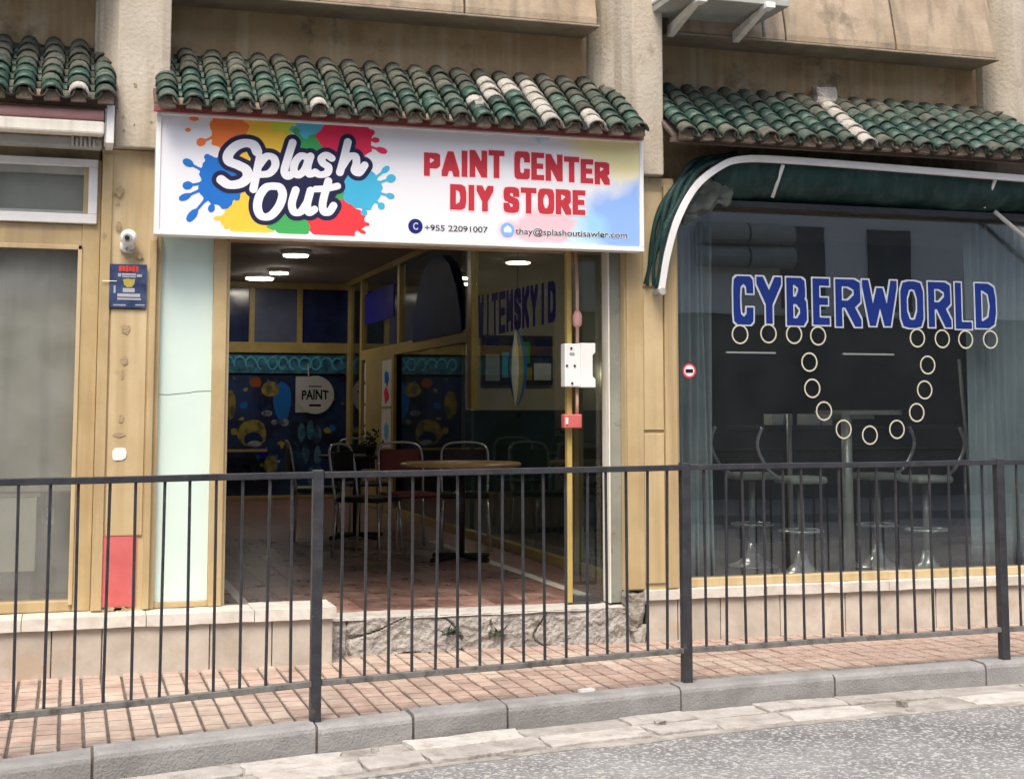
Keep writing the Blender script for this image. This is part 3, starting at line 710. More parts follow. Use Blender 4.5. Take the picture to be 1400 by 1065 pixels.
def sign_text(body, x0, x1, z0, z1, mat, off=0.02, arch=0, grow=0, halo=None, gap_rows=None):
    ref = text_poly(body, off)[2]
    def fn(dy):
        def f(u, v):
            c = 1 - (2 * u - 1) ** 2
            return (x0 + u * (x1 - x0), dy, z0 + arch * c + v * (z1 - z0 + grow * c))
        return f
    if halo: 
        y = zlay(); lettering('letter_halo', halo, sign, body, fn(y), off + .035, ref)
    y = zlay(); return lettering('lettering', mat, sign, body, fn(y), off, ref)
def sign_word(body, spans, z, mat, halo, off=.085):
    for ch, (x0, x1, z0, z1) in zip(body, spans):
        y = zlay(); block_letter(ch, x0, x1, z0, z1, y, .0175, .016, .003, .006).build('letter_halo', halo, sign)
        y = zlay(); block_letter(ch, x0, x1, z0, z1, y, .0175, .016, .003).build('letter', mat, sign)
def spans(body, x0, x1, gap, zf):
    ws = {'I': .5, ' ': .5, 'A': 1.1, 'N': 1.1, 'E': .85, 'Y': 1.05, 'O': 1.05}; tot = sum(ws.get(c, 1) for c in body); k = (x1 - x0) / tot; x = x0; r = []
    for c in body:
        w = ws.get(c, 1) * k
        if c != ' ':
            a, b_ = zf((x + w / 2 - x0) / (x1 - x0)); r.append((x + gap, x + w - gap, a, b_))
        x += w
    return r
sign_word('PAINTCENTER', spans('PAINT CENTER', 1.9, 3.045, .004, lambda u: (2.7 + .01 * (1 - (2 * u - 1) ** 2), 2.83 + .045 * (1 - (2 * u - 1) ** 2))), None, PR['textred'], PR['blush'])
sign_word('DIYSTORE', spans('DIY STORE', 2.055, 2.89, .004, lambda u: (2.515 - .006 * (1 - (2 * u - 1) ** 2), 2.662)), None, PR['textred'], PR['blush'])
sign_text('+955 22091007', 1.91, 2.285, 2.388, 2.422, PR['ink'], .012, 0, 0, PR['offwhite'])
sign_text('thay@splashoutisawler.com', 2.452, 3.15, 2.376, 2.425, PR['ink'], .012, 0, 0, PR['offwhite'])
def disc(mat, cx, cz, r, name, parent=sign, y=None, n=28, sx=1):
    y = zlay() if y is None else y
    return MB().add([(cx + math.cos(2 * math.pi * k / n) * r * sx, y, cz + math.sin(2 * math.pi * k / n) * r) for k in range(n)], [tuple(range(n))]).build(name, mat, parent)
disc(PR['icon'], 1.856, 2.41, .042, 'phone_icon'); sign_text('C', 1.842, 1.872, 2.389, 2.431, PR['halo'], .03)
disc(PR['iconblue'], 2.404, 2.41, .042, 'mail_icon')
y = zlay(); MB().add([(2.382, y, 2.395), (2.428, y, 2.395), (2.428, y, 2.418), (2.405, y, 2.436), (2.382, y, 2.418)], [(0, 1, 2, 3, 4)]).build('icon_mark', PR['offwhite'], sign)

# ------------------------------------------------------------------ left shop window and rolled awning
sw = thing('shop_window', 'tall tan framed shop window with dusty grey glass, partly cut off at the left', 'shop window', (-.6, 8.1, .3))
box('frame', MAT['tan_frame'], sw, .045, .138, 8.06, 8.2, .305, 2.73, .004)
box('frame', MAT['tan_frame'], sw, -2.4, .045, 8.07, 8.19, .305, .36, .004)
box('frame', MAT['tan_frame'], sw, -2.4, .045, 8.065, 8.19, 2.245, 2.375, .004)
box('frame_bead', MAT['tan'], sw, .025, .047, 8.05, 8.07, .34, 2.26, .003)
box('frame_bead', MAT['tan'], sw, -2.4, .047, 8.05, 8.064, 2.235, 2.26, .003)
box('glass', MAT['glass_left'], sw, -2.4, .045, 8.13, 8.136, .36, 2.245)
tw = thing('transom_window', 'narrow white framed window with grey pane below the rolled awning', 'window', (-.6, 8.1, 2.38))
for b_ in ((-2.4, .118, 8.035, 8.12, 2.378, 2.43), (-2.4, .118, 8.035, 8.12, 2.69, 2.732), (.07, .118, 8.035, 8.12, 2.43, 2.69)): box('frame', MAT['white'], tw, *b_, .004)
for b_ in ((-2.4, .07, 8.07, 8.12, 2.43, 2.45), (-2.4, .07, 8.07, 8.12, 2.65, 2.69), (.045, .07, 8.07, 8.12, 2.45, 2.65)): box('sash', MAT['grey_metal'], tw, *b_, .003)
box('glass', MAT['glass_left'], tw, -2.4, .045, 8.1, 8.106, 2.45, 2.65)
box('blind', MAT['cabinet'], tw, -2.4, .06, 8.16, 8.17, 2.4, 2.72)
bl = box('window_blind', MAT['blind'], None, -2.6, .1, 8.24, 8.25, .93, 2.4)
tag(bl, 'plain grey blind hanging behind the dusty shop glass', 'blind')
struct(box('left_shop_floor', MAT['blind_dark'], None, -3, .13, 8.2, 11.5, .1, FLOOR))
struct(box('left_shop_back_wall', MAT['blind_dark'], None, -3, .6, 9.6, 9.7, FLOOR, 3.2))
struct(box('left_shop_ceiling', MAT['blind_dark'], None, -3, .6, 8.62, 9.6, 2.9, 3.2))
cb = thing('cabinet', 'pale grey cabinet standing low behind the dusty left window', 'cabinet', (-.5, 8.4, FLOOR))
box('body', MAT['cabinet'], cb, -1.5, -.15, 8.26, 8.47, .5, .9, .005); box('plinth', MAT['blind_dark'], cb, -1.5, -.17, 8.31, 8.46, FLOOR, .5); box('top', MAT['cabinet'], cb, -1.52, -.13, 8.255, 8.48, .9, .925, .004)
pp = thing('wall_socket', 'small white plug and socket behind the dusty left window', 'socket', (-.08, 8.42, .75))
box('plate', MAT['white'], pp, -.1, -.06, 8.4, 8.42, .74, .83, .005); MB().tube(catmull([(-.1, 8.4, .78), (-.12, 8.38, .7), (-.105, 8.38, .95), (-.1, 8.39, 1.0)], 5), .006, 6).build('cable', MAT['black'], pp, True)
aw = thing('rolled_awning', 'retracted cream awning in its cassette with pink fabric roll under the left canopy', 'awning', (-.6, 7.9, 2.74))
MB().tube([(-2.5, 7.8, 2.928), (.135, 7.8, 2.928)], .03, 14).build('fabric_roll', MAT['pink'], aw, True)
box('front_bar', MAT['cream'], aw, -2.5, .14, 7.765, 7.86, 2.822, 2.893, .012)
box('lower_bar', MAT['grey_metal'], aw, -2.5, .13, 7.86, 7.95, 2.765, 2.82, .01)
MB().prism([(7.78, 2.78), (7.78, 2.985), (8.0, 2.985), (8.0, 2.965), (7.8, 2.965), (7.8, 2.8), (8.0, 2.8), (8.0, 2.78)], 'x', .15, .19).build('end_bracket', MAT['white'], aw, bevel=.004)
box('end_plate', MAT['white'], aw, .142, .15, 7.8, 7.96, 2.79, 2.97)
for k in range(6): MB().tube([(-.02 + k * .022, 7.85, 2.765), (-.02 + k * .022, 7.845, 2.83 - k % 2 * .02)], .008, 8).build('arm_joint', MAT['steel'], aw, True)

# ------------------------------------------------------------------ security camera, poster, mint panel
sc_ = thing('security_camera', 'white dome security camera on tan pilaster above the poster', 'camera', (.28, 8.0, 2.25))
MB().lathe([(.03, 0), (.04, .004), (.04, .015), (.025, .025)], (0, 0, 0), 18).build('mount', MAT['white'], sc_, True)
mo = bpy.data.objects['mount']; mo.rotation_euler = (R(90), 0, 0); mo.location = (0, .015, .01)
bm = bmesh.new(); bmesh.ops.create_uvsphere(bm, u_segments=20, v_segments=12, radius=.045); me = bpy.data.meshes.new('camera_ball'); bm.to_mesh(me); bm.free(); me.materials.append(MAT['white'])
for p in me.polygons: p.use_smooth = True
ball = place('camera_ball', me, (.285, 7.955, 2.3), sc_)
MB().tube([(.279, 7.918, 2.295), (.276, 7.905, 2.293)], .024, 16).build('lens_ring', MAT['grey_metal'], sc_)
MB().tube([(.277, 7.909, 2.293), (.275, 7.899, 2.292)], .013, 14).build('lens', MAT['black'], sc_)
MB().tube(catmull([(.28, 8.0, 2.25), (.27, 7.97, 2.225), (.3, 7.98, 2.22), (.31, 8.005, 2.24)], 6), .007, 8).build('cable', MAT['grey_metal'], sc_, True)
po = thing('notice_poster', 'small dark blue notice poster with red heading fixed to tan pilaster', 'poster', (.29, 7.99, 1.92))
box('sheet', M('poster_print', (.02, .03, .08), (.05, .08, .17), 14, .35, 0), po, .192, .388, 7.993, 8.003, 1.922, 2.158)
def pbox(m, x0, x1, z0, z1, name='print_mark'): return box(name, m, po, x0, x1, 7.9915, 7.9935, z0, z1)
for k in range(6): MB().prism([(.24 + k * .0175, 2.118 + k % 2 * .004), (.254 + k * .0175, 2.12 - k % 3 * .002), (.255 + k * .0175, 2.15 - k % 2 * .005), (.241 + k * .0175, 2.147 + k % 3 * .002)], 'y', 7.9912, 7.9935).build('print_mark', PR['signred'], po)
for (x0, x1, z0, z1) in ((.255, .33, 2.098, 2.108), (.258, .33, 2.087, 2.094), (.236, .252, 2.09, 2.108), (.335, .362, 2.09, 2.104), (.235, .355, 1.98, 1.998), (.235, .36, 1.964, 1.974), (.215, .28, 1.932, 1.938), (.33, .38, 1.934, 1.94), (.215, .225, 2.0, 2.04)): pbox(PR['mural_w'], x0, x1, z0, z1)
pts = [(.262, 2.075), (.285, 2.08), (.31, 2.076), (.326, 2.08), (.322, 2.05), (.31, 2.035), (.285, 2.032), (.27, 2.045)]
MB().prism(pts, 'y', 7.9912, 7.9935).build('print_mark', PR['mural_y'], po); pbox(PR['mural_w'], .263, .325, 2.005, 2.028)
pb_ = thing('tape_strip', 'thin pale strip of tape stuck across the poster edge', 'tape', (.19, 7.99, 2.06)); box('tape', MAT['cream'], pb_, .155, .23, 7.988, 7.9905, 2.062, 2.067)
mp_ = thing('mint_panel', 'tall pale mint glass panel in tan frame left of the open doorway', 'panel', (.62, 8.1, .3))
box('frame', MAT['tan_frame'], mp_, .4385, .466, 8.03, 8.16, .305, 2.335, .003); box('frame', MAT['tan_frame'], mp_, .752, .825, 8.03, 8.2, .305, 2.335, .004)
box('frame', MAT['tan_frame'], mp_, .466, .752, 8.05, 8.16, .305, .335, .003); box('frame_bead', MAT['tan'], mp_, .825, .845, 8.07, 8.2, .303, 2.335, .003)
crack = [(.466, 1.455), (.52, 1.452), (.57, 1.458), (.63, 1.462), (.66, 1.47), (.7, 1.472), (.752, 1.474)]
MB().prism([(.467, .336), (.751, .336)] + [(x, z - .002) for x, z in crack[::-1]], 'y', 8.07, 8.09).build('pane', MAT['mint'], mp_)
MB().prism([(.467, 2.334), (.751, 2.334)] + [(x, z + .002) for x, z in crack[::-1]], 'y', 8.071, 8.091).build('pane', MAT['mint'], mp_)
box('backing', MAT['tan_frame'], mp_, .46, .76, 8.095, 8.15, .31, 2.33)

# ------------------------------------------------------------------ open shop: room
BY, PX, CZ = 19.15, 3.53, 3.08
struct(box('shop_floor', MAT['floor'], None, .3, 3.56, 8.26, BY + .2, .0, FLOOR))
sf = bpy.data.objects['shop_floor']
box('marble_strip', MAT['marble_white'], sf, 1.0, 1.06, 8.28, 10.0, FLOOR, FLOOR + .006); box('marble_strip', MAT['marble_white'], sf, 3.06, 3.14, 8.3, 12.4, FLOOR, FLOOR + .006)
# glazed floor tiles near the door
tl = M('floor_tile_glaze', (.14, .07, .055), (.27, .17, .14), 7, .3, .03, 40, rand=.32, stains=((.38, .29, .245), 6, .57))
ft = MB().box(-.098, .098, -.198, .198, 0, .005); ftm = bpy.data.meshes.new('floor_tile'); ftm.from_pydata(ft.v, [], ft.f); ftm.materials.append(tl)
for i in range(10):
    for j in range(12): place('floor_tile', ftm, (1.16 + i * .2, 8.48 + j * .4, FLOOR), sf)
for j in range(9): place('floor_tile', ftm, (.9, 8.48 + j * .4, FLOOR), sf)
struct(box('shop_ceiling', MAT['ceiling'], None, .2, 3.56, 8.36, BY + .2, CZ, CZ + .2))
struct(box('shop_left_wall', MAT['room_wall'], None, .3, .5, 8.36, BY + .2, .0, CZ))
bw = struct(box('shop_back_wall', MAT['navy_wall'], None, .2, 3.7, BY + .05, BY + .3, .0, CZ))
# painted back shopfront
bf = thing('painted_shopfront', 'gold framed glazed front with dark blue painted mural at the back of the shop', 'shopfront', (2.5, BY, FLOOR))
for b_ in ((.5, 3.66, 2.14, 2.28), (.5, 3.66, 3.0, 3.08), (.5, 3.66, FLOOR, .26)): box('frame_rail', MAT['gold'], bf, b_[0], b_[1], BY - .06, BY + .05, b_[2], b_[3], .005)
for x in (2.26, 2.9, 3.6): box('frame_post', MAT['gold'], bf, x, x + .07, BY - .05, BY + .045, 2.28, 3.0, .004)
box('frame_post', MAT['gold'], bf, 3.58, 3.66, BY - .055, BY + .045, .26, 2.14, .004)
pane_b = M('pane_navy', (.012, .02, .075), (.03, .045, .13), 2, .12, .01, 20); pane_g = M('pane_greyblue', (.1, .12, .2), (.15, .17, .26), 2, .15, .01, 20)
for a, b_, m in ((.5, 2.26, pane_b), (2.33, 2.9, pane_g), (2.97, 3.6, pane_b)): box('upper_pane', m, bf, a, b_, BY - .01, BY + .01, 2.28, 3.0)
mural = M('mural_paint', (.006, .009, .035), (.018, .05, .15), 1.9, .4, .02, 20, contrast=(.4, .6), stains=((.03, .1, .19), 4.5, .57), speck=((.16, .18, .2), 7, .68))
mu = box('mural', mural, bf, .5, 3.58, BY - .01, BY + .03, .26, 1.84)
fz = box('frieze', M('frieze_paint', (.015, .05, .12), (.06, .26, .36), 9, .4, .02, 20, stains=((.14, .4, .5), 7, .55)), bf, .5, 3.58, BY - .02, BY + .02, 1.87, 2.12)
for k in range(11):
    x = 2.0 + k * .145
    q = rg.uniform(.05, .09)
    mbx = MB().tube([(x + math.cos(a) * q, BY - .025, 2.0 + math.sin(a) * .08) for a in [i * .52 for i in range(rg.choice([8, 10, 13]))]], .014, 6)
    mbx.build('frieze_scroll', PR['ltblue'], fz)
def ell(mat, cx, cz, rx, rz, name='mural_blob', y=BY - .0125, seed=0):
    q = random.Random(seed + int(cx * 100)); n = 26; ph = q.uniform(0, 6)
    return MB().prism([(cx + math.cos(2 * math.pi * k / n) * rx * (1 + .05 * math.sin(3 * 2 * math.pi * k / n + ph)), cz + math.sin(2 * math.pi * k / n) * rz * (1 + .03 * math.sin(4 * 2 * math.pi * k / n + ph))) for k in range(n)], 'y', y, y + .002).build(name, mat, mu)
ell(PR['mural_y'], 2.56, 1.66, .12, .1); ell(PR['mural_o'], 2.36, 1.75, .08, .07); ell(PR['mural_y'], 2.33, 1.08, .19, .18); ell(PR['deepblue'], 2.34, 1.0, .12, .09, y=BY - .015)
ell(PR['mural_w'], 2.36, .94, .09, .04, y=BY - .017); ell(PR['mural_w'], 2.62, 1.22, .045, .035); ell(PR['mural_w'], 2.52, 1.34, .07, .04); ell(PR['mural_y'], 2.58, .66, .09, .13); ell(PR['mural_y'], 2.02, 1.45, .09, .2); ell(PR['mural_w'], 2.75, 1.22, .06, .05)
ell(PR['blue'], 2.72, 1.5, .12, .26, y=BY - .0115)
for (x, z) in [(2.98, 1.08), (3.1, 1.12), (3.2, 1.06), (3.04, .8), (3.2, .78), (3.12, .5), (3.22, .52)]: ell(PR['ltblue'], x, z, .05, .13, 'mural_stripe', BY - .012)
for k_, nm_, c1_, c2_ in (('mural_y', 'mural_ochre', (.34, .28, .05), (.1, .085, .05)), ('mural_w', 'mural_white', (.36, .37, .4), (.07, .09, .14)), ('ltblue', 'mural_teal', (.06, .2, .28), (.015, .04, .08))):
    mm_ = M(nm_, c1_, c2_, 8, .5, 0, contrast=(.42, .6))
    for ch_ in mu.children:
        if ch_.data.materials[0] == PR[k_]: ch_.data.materials[0] = mm_
q = random.Random(17)
for k in range(34):
    n_, cx_, cz_, rr_ = q.choice([5, 6, 8]), q.uniform(2.05, 3.5), q.uniform(.3, 1.8), q.uniform(.02, .07); a0 = q.uniform(0, 6)
    MB().prism([(cx_ + math.cos(a0 + 6.283 * i / n_) * rr_ * q.uniform(.4, 1.5), cz_ + math.sin(a0 + 6.283 * i / n_) * rr_ * q.uniform(.4, 1.3)) for i in range(n_)], 'y', BY - .0112, BY - .0102).build('mural_fleck', PR[q.choice(['deepblue', 'blue', 'mural_w', 'mural_y', 'purple', 'deepblue'])], mu)
pr = thing('round_sign', 'round pale grey sign reading paint hanging on the dark mural', 'sign', (3.15, BY - .05, 1.33))
dk = M('sign_disc_grey', (.5, .5, .48), (.58, .58, .56), 3, .5, .02, 30)
mb = MB(); n = 40
mb.prism([(3.15 + math.cos(2 * math.pi * k / n) * .255, 1.585 + math.sin(2 * math.pi * k / n) * .255) for k in range(n)], 'y', BY - .06, BY - .03).build('disc', dk, pr)
box('back_plate', dk, pr, 2.89, 3.1, BY - .045, BY - .032, 1.35, 1.83)
lettering('lettering', PR['ink'], pr, 'PAINT', lambda u, v: (2.97 + u * .36, BY - .063, 1.52 + v * .12 * (1 + .15 * (1 - (2 * u - 1) ** 2))), .03)
box('rule', PR['ink'], pr, 3.07, 3.23, BY - .062, BY - .06, 1.43, 1.46); box('rule', PR['ink'], pr, 3.06, 3.24, BY - .062, BY - .06, 1.69, 1.705)
MB().tube([(3.05, BY - .05, 2.0), (3.06, BY - .05, 1.84)], .008, 6).build('hanger', MAT['white'], pr)
sb = box('display_shelf', MAT['gold'], None, 1.6, 2.5, BY - .22, BY - .07, .84, .87); tag(sb, 'narrow gold shelf fixed low on the blue mural', 'shelf')
# ceiling lamps that are lit
lampm = emit('lamp_glow', (1, .93, .8), 14)
def lamp(label, x, y, r):
    t = thing('ceiling_lamp', label, 'lamp', (x, y, CZ - .05), 'lit ceiling lamps')
    MB().lathe([(r + .03, .05), (r + .03, .02), (r + .01, .0)], (x, y, CZ - .052), 24).build('housing', MAT['white'], t)
    MB().lathe([(r, .0), (r, .008), (r * .9, .012)], (x, y, CZ - .066), 24).build('diffuser', lampm, t)
lamp('round lit ceiling lamp of the open shop nearest the street', 2.28, 15.2, .13)
lamp('round lit ceiling lamp of the open shop nearest the mural', 2.25, 18.0, .17)
lamp('second deepest round lit ceiling lamp, close beside another', 2.38, 17.2, .11)

# glass partition along the right side
gp = thing('glass_partition', 'gold framed glass partition running back along the right side of the shop', 'partition', (PX, 12, FLOOR))
Y0, Y1 = 8.42, BY - .06
box('bottom_rail', MAT['gold'], gp, PX - .04, PX + .03, Y0, Y1, FLOOR, FLOOR + .07, .004)
box('top_rail', MAT['gold'], gp, PX - .035, PX + .03, Y0, Y1, CZ - .07, CZ - .002, .004)
for y, w, z0 in ((9.8, .07, FLOOR + .07), (12.62, .13, 1.385), (15.6, .1, 2.1), (17.75, .12, FLOOR + .07), (18.6, .1, FLOOR + .07)):
    box('post', MAT['gold'], gp, PX - .035, PX + .035, y - w / 2, y + w / 2, z0, CZ - .07, .004)
for a, b_, z0 in ((Y0, 9.76, .29), (9.84, 12.55, .29), (12.69, 15.54, .29), (15.66, 17.68, 2.13), (17.82, 18.54, .29)): box('pane', MAT['glass_int'], gp, PX - .004, PX + .004, a, b_, z0, CZ - .07)
box('transom', MAT['gold'], gp, PX - .035, PX + .03, 12.69, 17.7, 2.0, 2.12, .004)
bl_ = box('blue_band', PR['purple'], gp, PX - .012, PX - .006, 15.95, 17.6, 2.44, 2.82)
# dark blue arched sheet on the partition, standing for a mirrored arch
ab = MB().prism([(14.85, 2.1), (14.8, 2.35), (14.6, 2.62), (14.3, 2.83), (13.95, 2.94), (13.6, 2.9), (13.3, 2.78), (13.05, 2.55), (12.9, 2.3), (12.85, 2.1)], 'x', PX - .05, PX - .038).build('arched_board', PR['deepblue'])
tag(ab, 'dark blue arched board hung high on the glass partition', 'board')
# lettering seen edge-on along the partition glass
tx = thing('partition_lettering', 'tall purple-blue letters stuck along the partition glass', 'lettering', (PX - .01, 11.3, 2.03))
word = 'WITEMSKYID'
for k, ch in enumerate(word):
    a = 12.42 - k * .22
    mb_ = block_letter(ch, 0, .19, 2.02 + .02 * k / 9, 2.4 - .04 * k / 9, 0, .03, .035, .008)
    mb_.v = [(PX - .0075, a - p[0], p[2]) for p in mb_.v]; mb_.build('letter', PR['purple'], tx)
dr = thing('yellow_door', 'gold framed inner door with paint-splashed paper sheets near the mural', 'door', (PX - .03, 16.6, FLOOR))
box('leaf', MAT['gold'], dr, PX - .045, PX - .005, 15.78, 17.4, FLOOR + .01, 2.0, .005)
sh_m = M('splashed_sheet', (.62, .6, .57), (.72, .7, .68), 4, .7, .05, 30, stains=((.12, .3, .5), 7, .64))
box('paper_sheet', sh_m, dr, PX - .052, PX - .047, 15.85, 16.35, 1.42, 1.95); box('paper_sheet', sh_m, dr, PX - .052, PX - .047, 15.87, 16.36, .95, 1.39)
for z, m in ((1.75, PR['blue']), (1.55, PR['crimson']), (1.15, PR['ltblue'])):
    q = random.Random(int(z * 100)); n = 18
    MB().prism([(16.1 + math.cos(2 * math.pi * k / n) * .13 * q.uniform(.6, 1.2), z + math.sin(2 * math.pi * k / n) * .1 * q.uniform(.5, 1.2)) for k in range(n)], 'x', PX - .0545, PX - .0525).build('paint_mark', m, dr)
for k in range(4): box('hinge_strip', MAT['white'], dr, PX - .055, PX - .046, 17.3, 17.38, .95 + k * .26, 1.17 + k * .26)

# tables and chairs
def cafe_table(label, x, y, r, mat):
    t = thing('cafe_table', label, 'table', (x, y, FLOOR), 'tables inside the open shop')
    MB().lathe([(r - .01, 0), (r, .008), (r, .022), (r - .01, .03)], (x, y, FLOOR + .72), 36).build('tabletop', mat, t)
    MB().lathe([(.035, 0), (.035, .69)], (x, y, FLOOR + .03), 14).build('pedestal', MAT['black'], t, True)
    for k in range(4):
        a = k * math.pi / 2 + .5
        MB().tube([(x, y, FLOOR + .04), (x + math.cos(a) * .3, y + math.sin(a) * .3, FLOOR + .02)], .02, 6).build('foot', MAT['black'], t)
    return t
cafe_table('round wood-topped table just inside the open shop', 2.92, 10.78, .47, MAT['wood'])
cafe_table('small black round table behind the wooden one, with a plant', 2.52, 12.9, .35, MAT['black'])
def chair(label, x, y, rz, seat):
    t = thing('cafe_chair', label, 'chair', (x, y, FLOOR), 'chairs inside the open shop')
    cs, sn = math.cos(rz), math.sin(rz)
    def T(p): return (x + p[0] * cs - p[1] * sn, y + p[0] * sn + p[1] * cs, FLOOR + p[2])
    def TT(mb): mb.v = [T(p) for p in mb.v]; return mb
    TT(MB().box(-.2, .2, -.2, .2, .43, .47)).build('seat', seat, t, bevel=.015)
    for sx, sy in ((-1, -1), (1, -1), (-1, 1), (1, 1)):
        TT(MB().tube([(sx * .18, sy * .18, .43), (sx * .21, sy * .21, 0)], .011, 6)).build('leg', MAT['chrome'], t, True)
    TT(MB().tube(catmull([(-.19, .19, .43), (-.2, .23, .7), (-.17, .26, .85), (0, .28, .88), (.17, .26, .85), (.2, .23, .7), (.19, .19, .43)], 5), .011, 6)).build('back_frame', MAT['chrome'], t, True)
    TT(MB().grid(lambda u, v: (-.18 + .36 * u, .24 + .03 * math.sin(u * math.pi), .58 + v * .24), 6, 2)).build('backrest', seat, t, solid=.02)
    return t
chair('black chair with chrome frame pushed up left of the wooden table', 2.3, 11.3, .9, MAT['black'])
chair('chair with dark red seat standing behind the wooden table', 2.75, 11.75, .15, M('chair_red', (.16, .025, .02), (.2, .035, .03), 6, .6, .05))
chair('black chair with chrome frame behind the right of the wooden table', 3.18, 11.6, -.25, MAT['black'])
chair('black chair beside the small plant table deep in the shop', 2.15, 12.9, 1.5, MAT['black'])
chair('black chair facing the mural deep in the shop', 2.75, 13.7, .1, MAT['black'])
pt = thing('potted_plant', 'little dark leafy plant in a pot on the small black table', 'plant', (2.62, 12.8, FLOOR + .75))
MB().lathe([(.04, 0), (.055, .08), (.05, .08)], (2.62, 12.8, FLOOR + .75), 14).build('pot', MAT['black'], pt)
q = random.Random(4); mb = MB()
for k in range(60):
    a, e, r = q.uniform(0, 6.28), q.uniform(.1, 1.4), q.uniform(.05, .16)
    c = Vector((2.62 + math.cos(a) * math.cos(e) * r, 12.8 + math.sin(a) * math.cos(e) * r, FLOOR + .83 + math.sin(e) * r)); u = Vector((q.gauss(0, 1), q.gauss(0, 1), q.gauss(0, 1))).normalized() * .025; w = u.orthogonal().normalized() * .012
    mb.add([c - u, c + w, c + u, c - w], [(0, 1, 2, 3)])
mb.build('foliage', MAT['leaf'], pt)

# fixed sidelight with meter box, conduit and alarm box at the right of the opening
sd_ = thing('sidelight', 'narrow fixed glass sidelight with gold post at the right of the doorway', 'window', (2.99, 8.2, FLOOR))
box('post', MAT['gold'], sd_, 2.882, 2.914, 8.18, 8.225, FLOOR + .005, 2.34, .004); box('pane', MAT['glass_int'], sd_, 2.918, 3.105, 8.2, 8.206, FLOOR + .04, 2.34); box('sill', MAT['dark_wall'], sd_, 2.918, 3.105, 8.185, 8.22, FLOOR + .005, FLOOR + .04, .003)
eb = thing('meter_box', 'white electrical meter box mounted on the gold post by the doorway', 'meter box', (2.93, 8.16, 1.5))
box('housing', MAT['white'], eb, 2.84, 2.955, 8.1, 8.178, 1.508, 1.768, .006)
MB().prism([(2.935, 1.505), (3.03, 1.505), (3.03, 1.555), (3.012, 1.57), (3.012, 1.7), (3.03, 1.715), (3.03, 1.772), (2.935, 1.772)], 'y', 8.082, 8.17).build('cover', MAT['white'], eb, bevel=.004)
for x_, z in ((2.852, 1.635), (2.902, 1.635), (2.88, 1.74), (2.885, 1.53)): MB().tube([(x_, 8.102, z), (x_, 8.094, z)], .007, 8).build('screw', MAT['black'], eb)
box('label_plate', MAT['grey_metal'], eb, 2.87, 2.9, 8.097, 8.101, 1.7, 1.715)
cd = thing('conduit_pipe', 'pinkish conduit running down beside the gold post through the meter box', 'pipe', (2.94, 8.15, 1.3))
cm = M('conduit', (.5, .32, .22), (.6, .4, .3), 8, .5, .03)
MB().tube([(2.938, 8.15, 1.773), (2.938, 8.15, 2.1), (2.932, 8.155, 2.34)], .011, 8).build('pipe', cm, cd, True); MB().tube([(2.935, 8.15, 1.345), (2.935, 8.15, 1.504)], .011, 8).build('pipe', cm, cd, True)
MB().lathe([(.014, 0), (.028, .015), (.03, .07), (.016, .1)], (2.938, 8.15, 1.87), 12).build('fitting', MAT['pink'], cd, True)
rb = thing('alarm_box', 'small red alarm box on the conduit below the meter box', 'alarm', (2.9, 8.15, 1.26)); box('housing', MAT['red'], rb, 2.842, 2.955, 8.12, 8.178, 1.262, 1.345, .006); box('button', MAT['white'], rb, 2.85, 2.866, 8.114, 8.12, 1.285, 1.325, .002)
# pale door jamb on the right of the opening
jb = thing('door_jamb', 'pale weathered upright jamb at the right side of the open doorway', 'door frame', (3.15, 8.12, FLOOR))
box('upright', M('jamb_paint', (.22, .23, .195), (.3, .31, .265), 3, .5, .06, 40, stains=((.13, .115, .08), 9, .57)), jb, 3.125, 3.2, 8.1, 8.24, FLOOR + .005, 2.335, .004); box('edge_strip', MAT['cream'], jb, 3.116, 3.125, 8.09, 8.2, FLOOR + .005, 2.335, .002)
box('top_rail', MAT['tan_frame'], jb, .846, 3.116, 8.1, 8.2, 2.345, 2.39, .004)

# ------------------------------------------------------------------ right shop (behind the lettered window)
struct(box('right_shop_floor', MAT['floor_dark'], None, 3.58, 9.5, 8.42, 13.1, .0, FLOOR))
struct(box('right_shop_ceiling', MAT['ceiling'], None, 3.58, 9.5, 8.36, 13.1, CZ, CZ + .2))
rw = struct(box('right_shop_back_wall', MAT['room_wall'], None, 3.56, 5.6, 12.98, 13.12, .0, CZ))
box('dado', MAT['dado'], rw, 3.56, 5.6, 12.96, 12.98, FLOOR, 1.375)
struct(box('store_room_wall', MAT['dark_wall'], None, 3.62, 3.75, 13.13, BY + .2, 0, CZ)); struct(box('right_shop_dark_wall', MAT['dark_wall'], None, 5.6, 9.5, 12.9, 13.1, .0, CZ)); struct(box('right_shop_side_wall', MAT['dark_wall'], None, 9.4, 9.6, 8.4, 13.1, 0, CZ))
pf = thing('picture_board', 'dark framed board of small pictures on the cream wall of the right shop', 'picture', (4.06, 12.95, 1.6))
box('backing', MAT['black'], pf, 3.72, 4.41, 12.93, 12.96, 1.61, 2.08)
for k, (a, b_, c, d, m) in enumerate([(3.74, 3.88, 1.65, 1.9, 'mural_w'), (3.9, 4.02, 1.68, 1.92, 'ltblue'), (4.05, 4.2, 1.66, 1.78, 'mural_y'), (4.22, 4.39, 1.66, 1.82, 'sheet'), (4.05, 4.18, 1.82, 2.02, 'green'), (4.24, 4.38, 1.86, 2.04, 'deepblue'), (3.75, 3.86, 1.94, 2.05, 'deepblue')]): box('photo', PR[m], pf, a, b_, 12.92, 12.931, c, d)
hb = thing('hanging_board', 'blue and yellow leaf-shaped board hanging inside the right shop glass', 'board', (3.74, 11.9, 1.42))
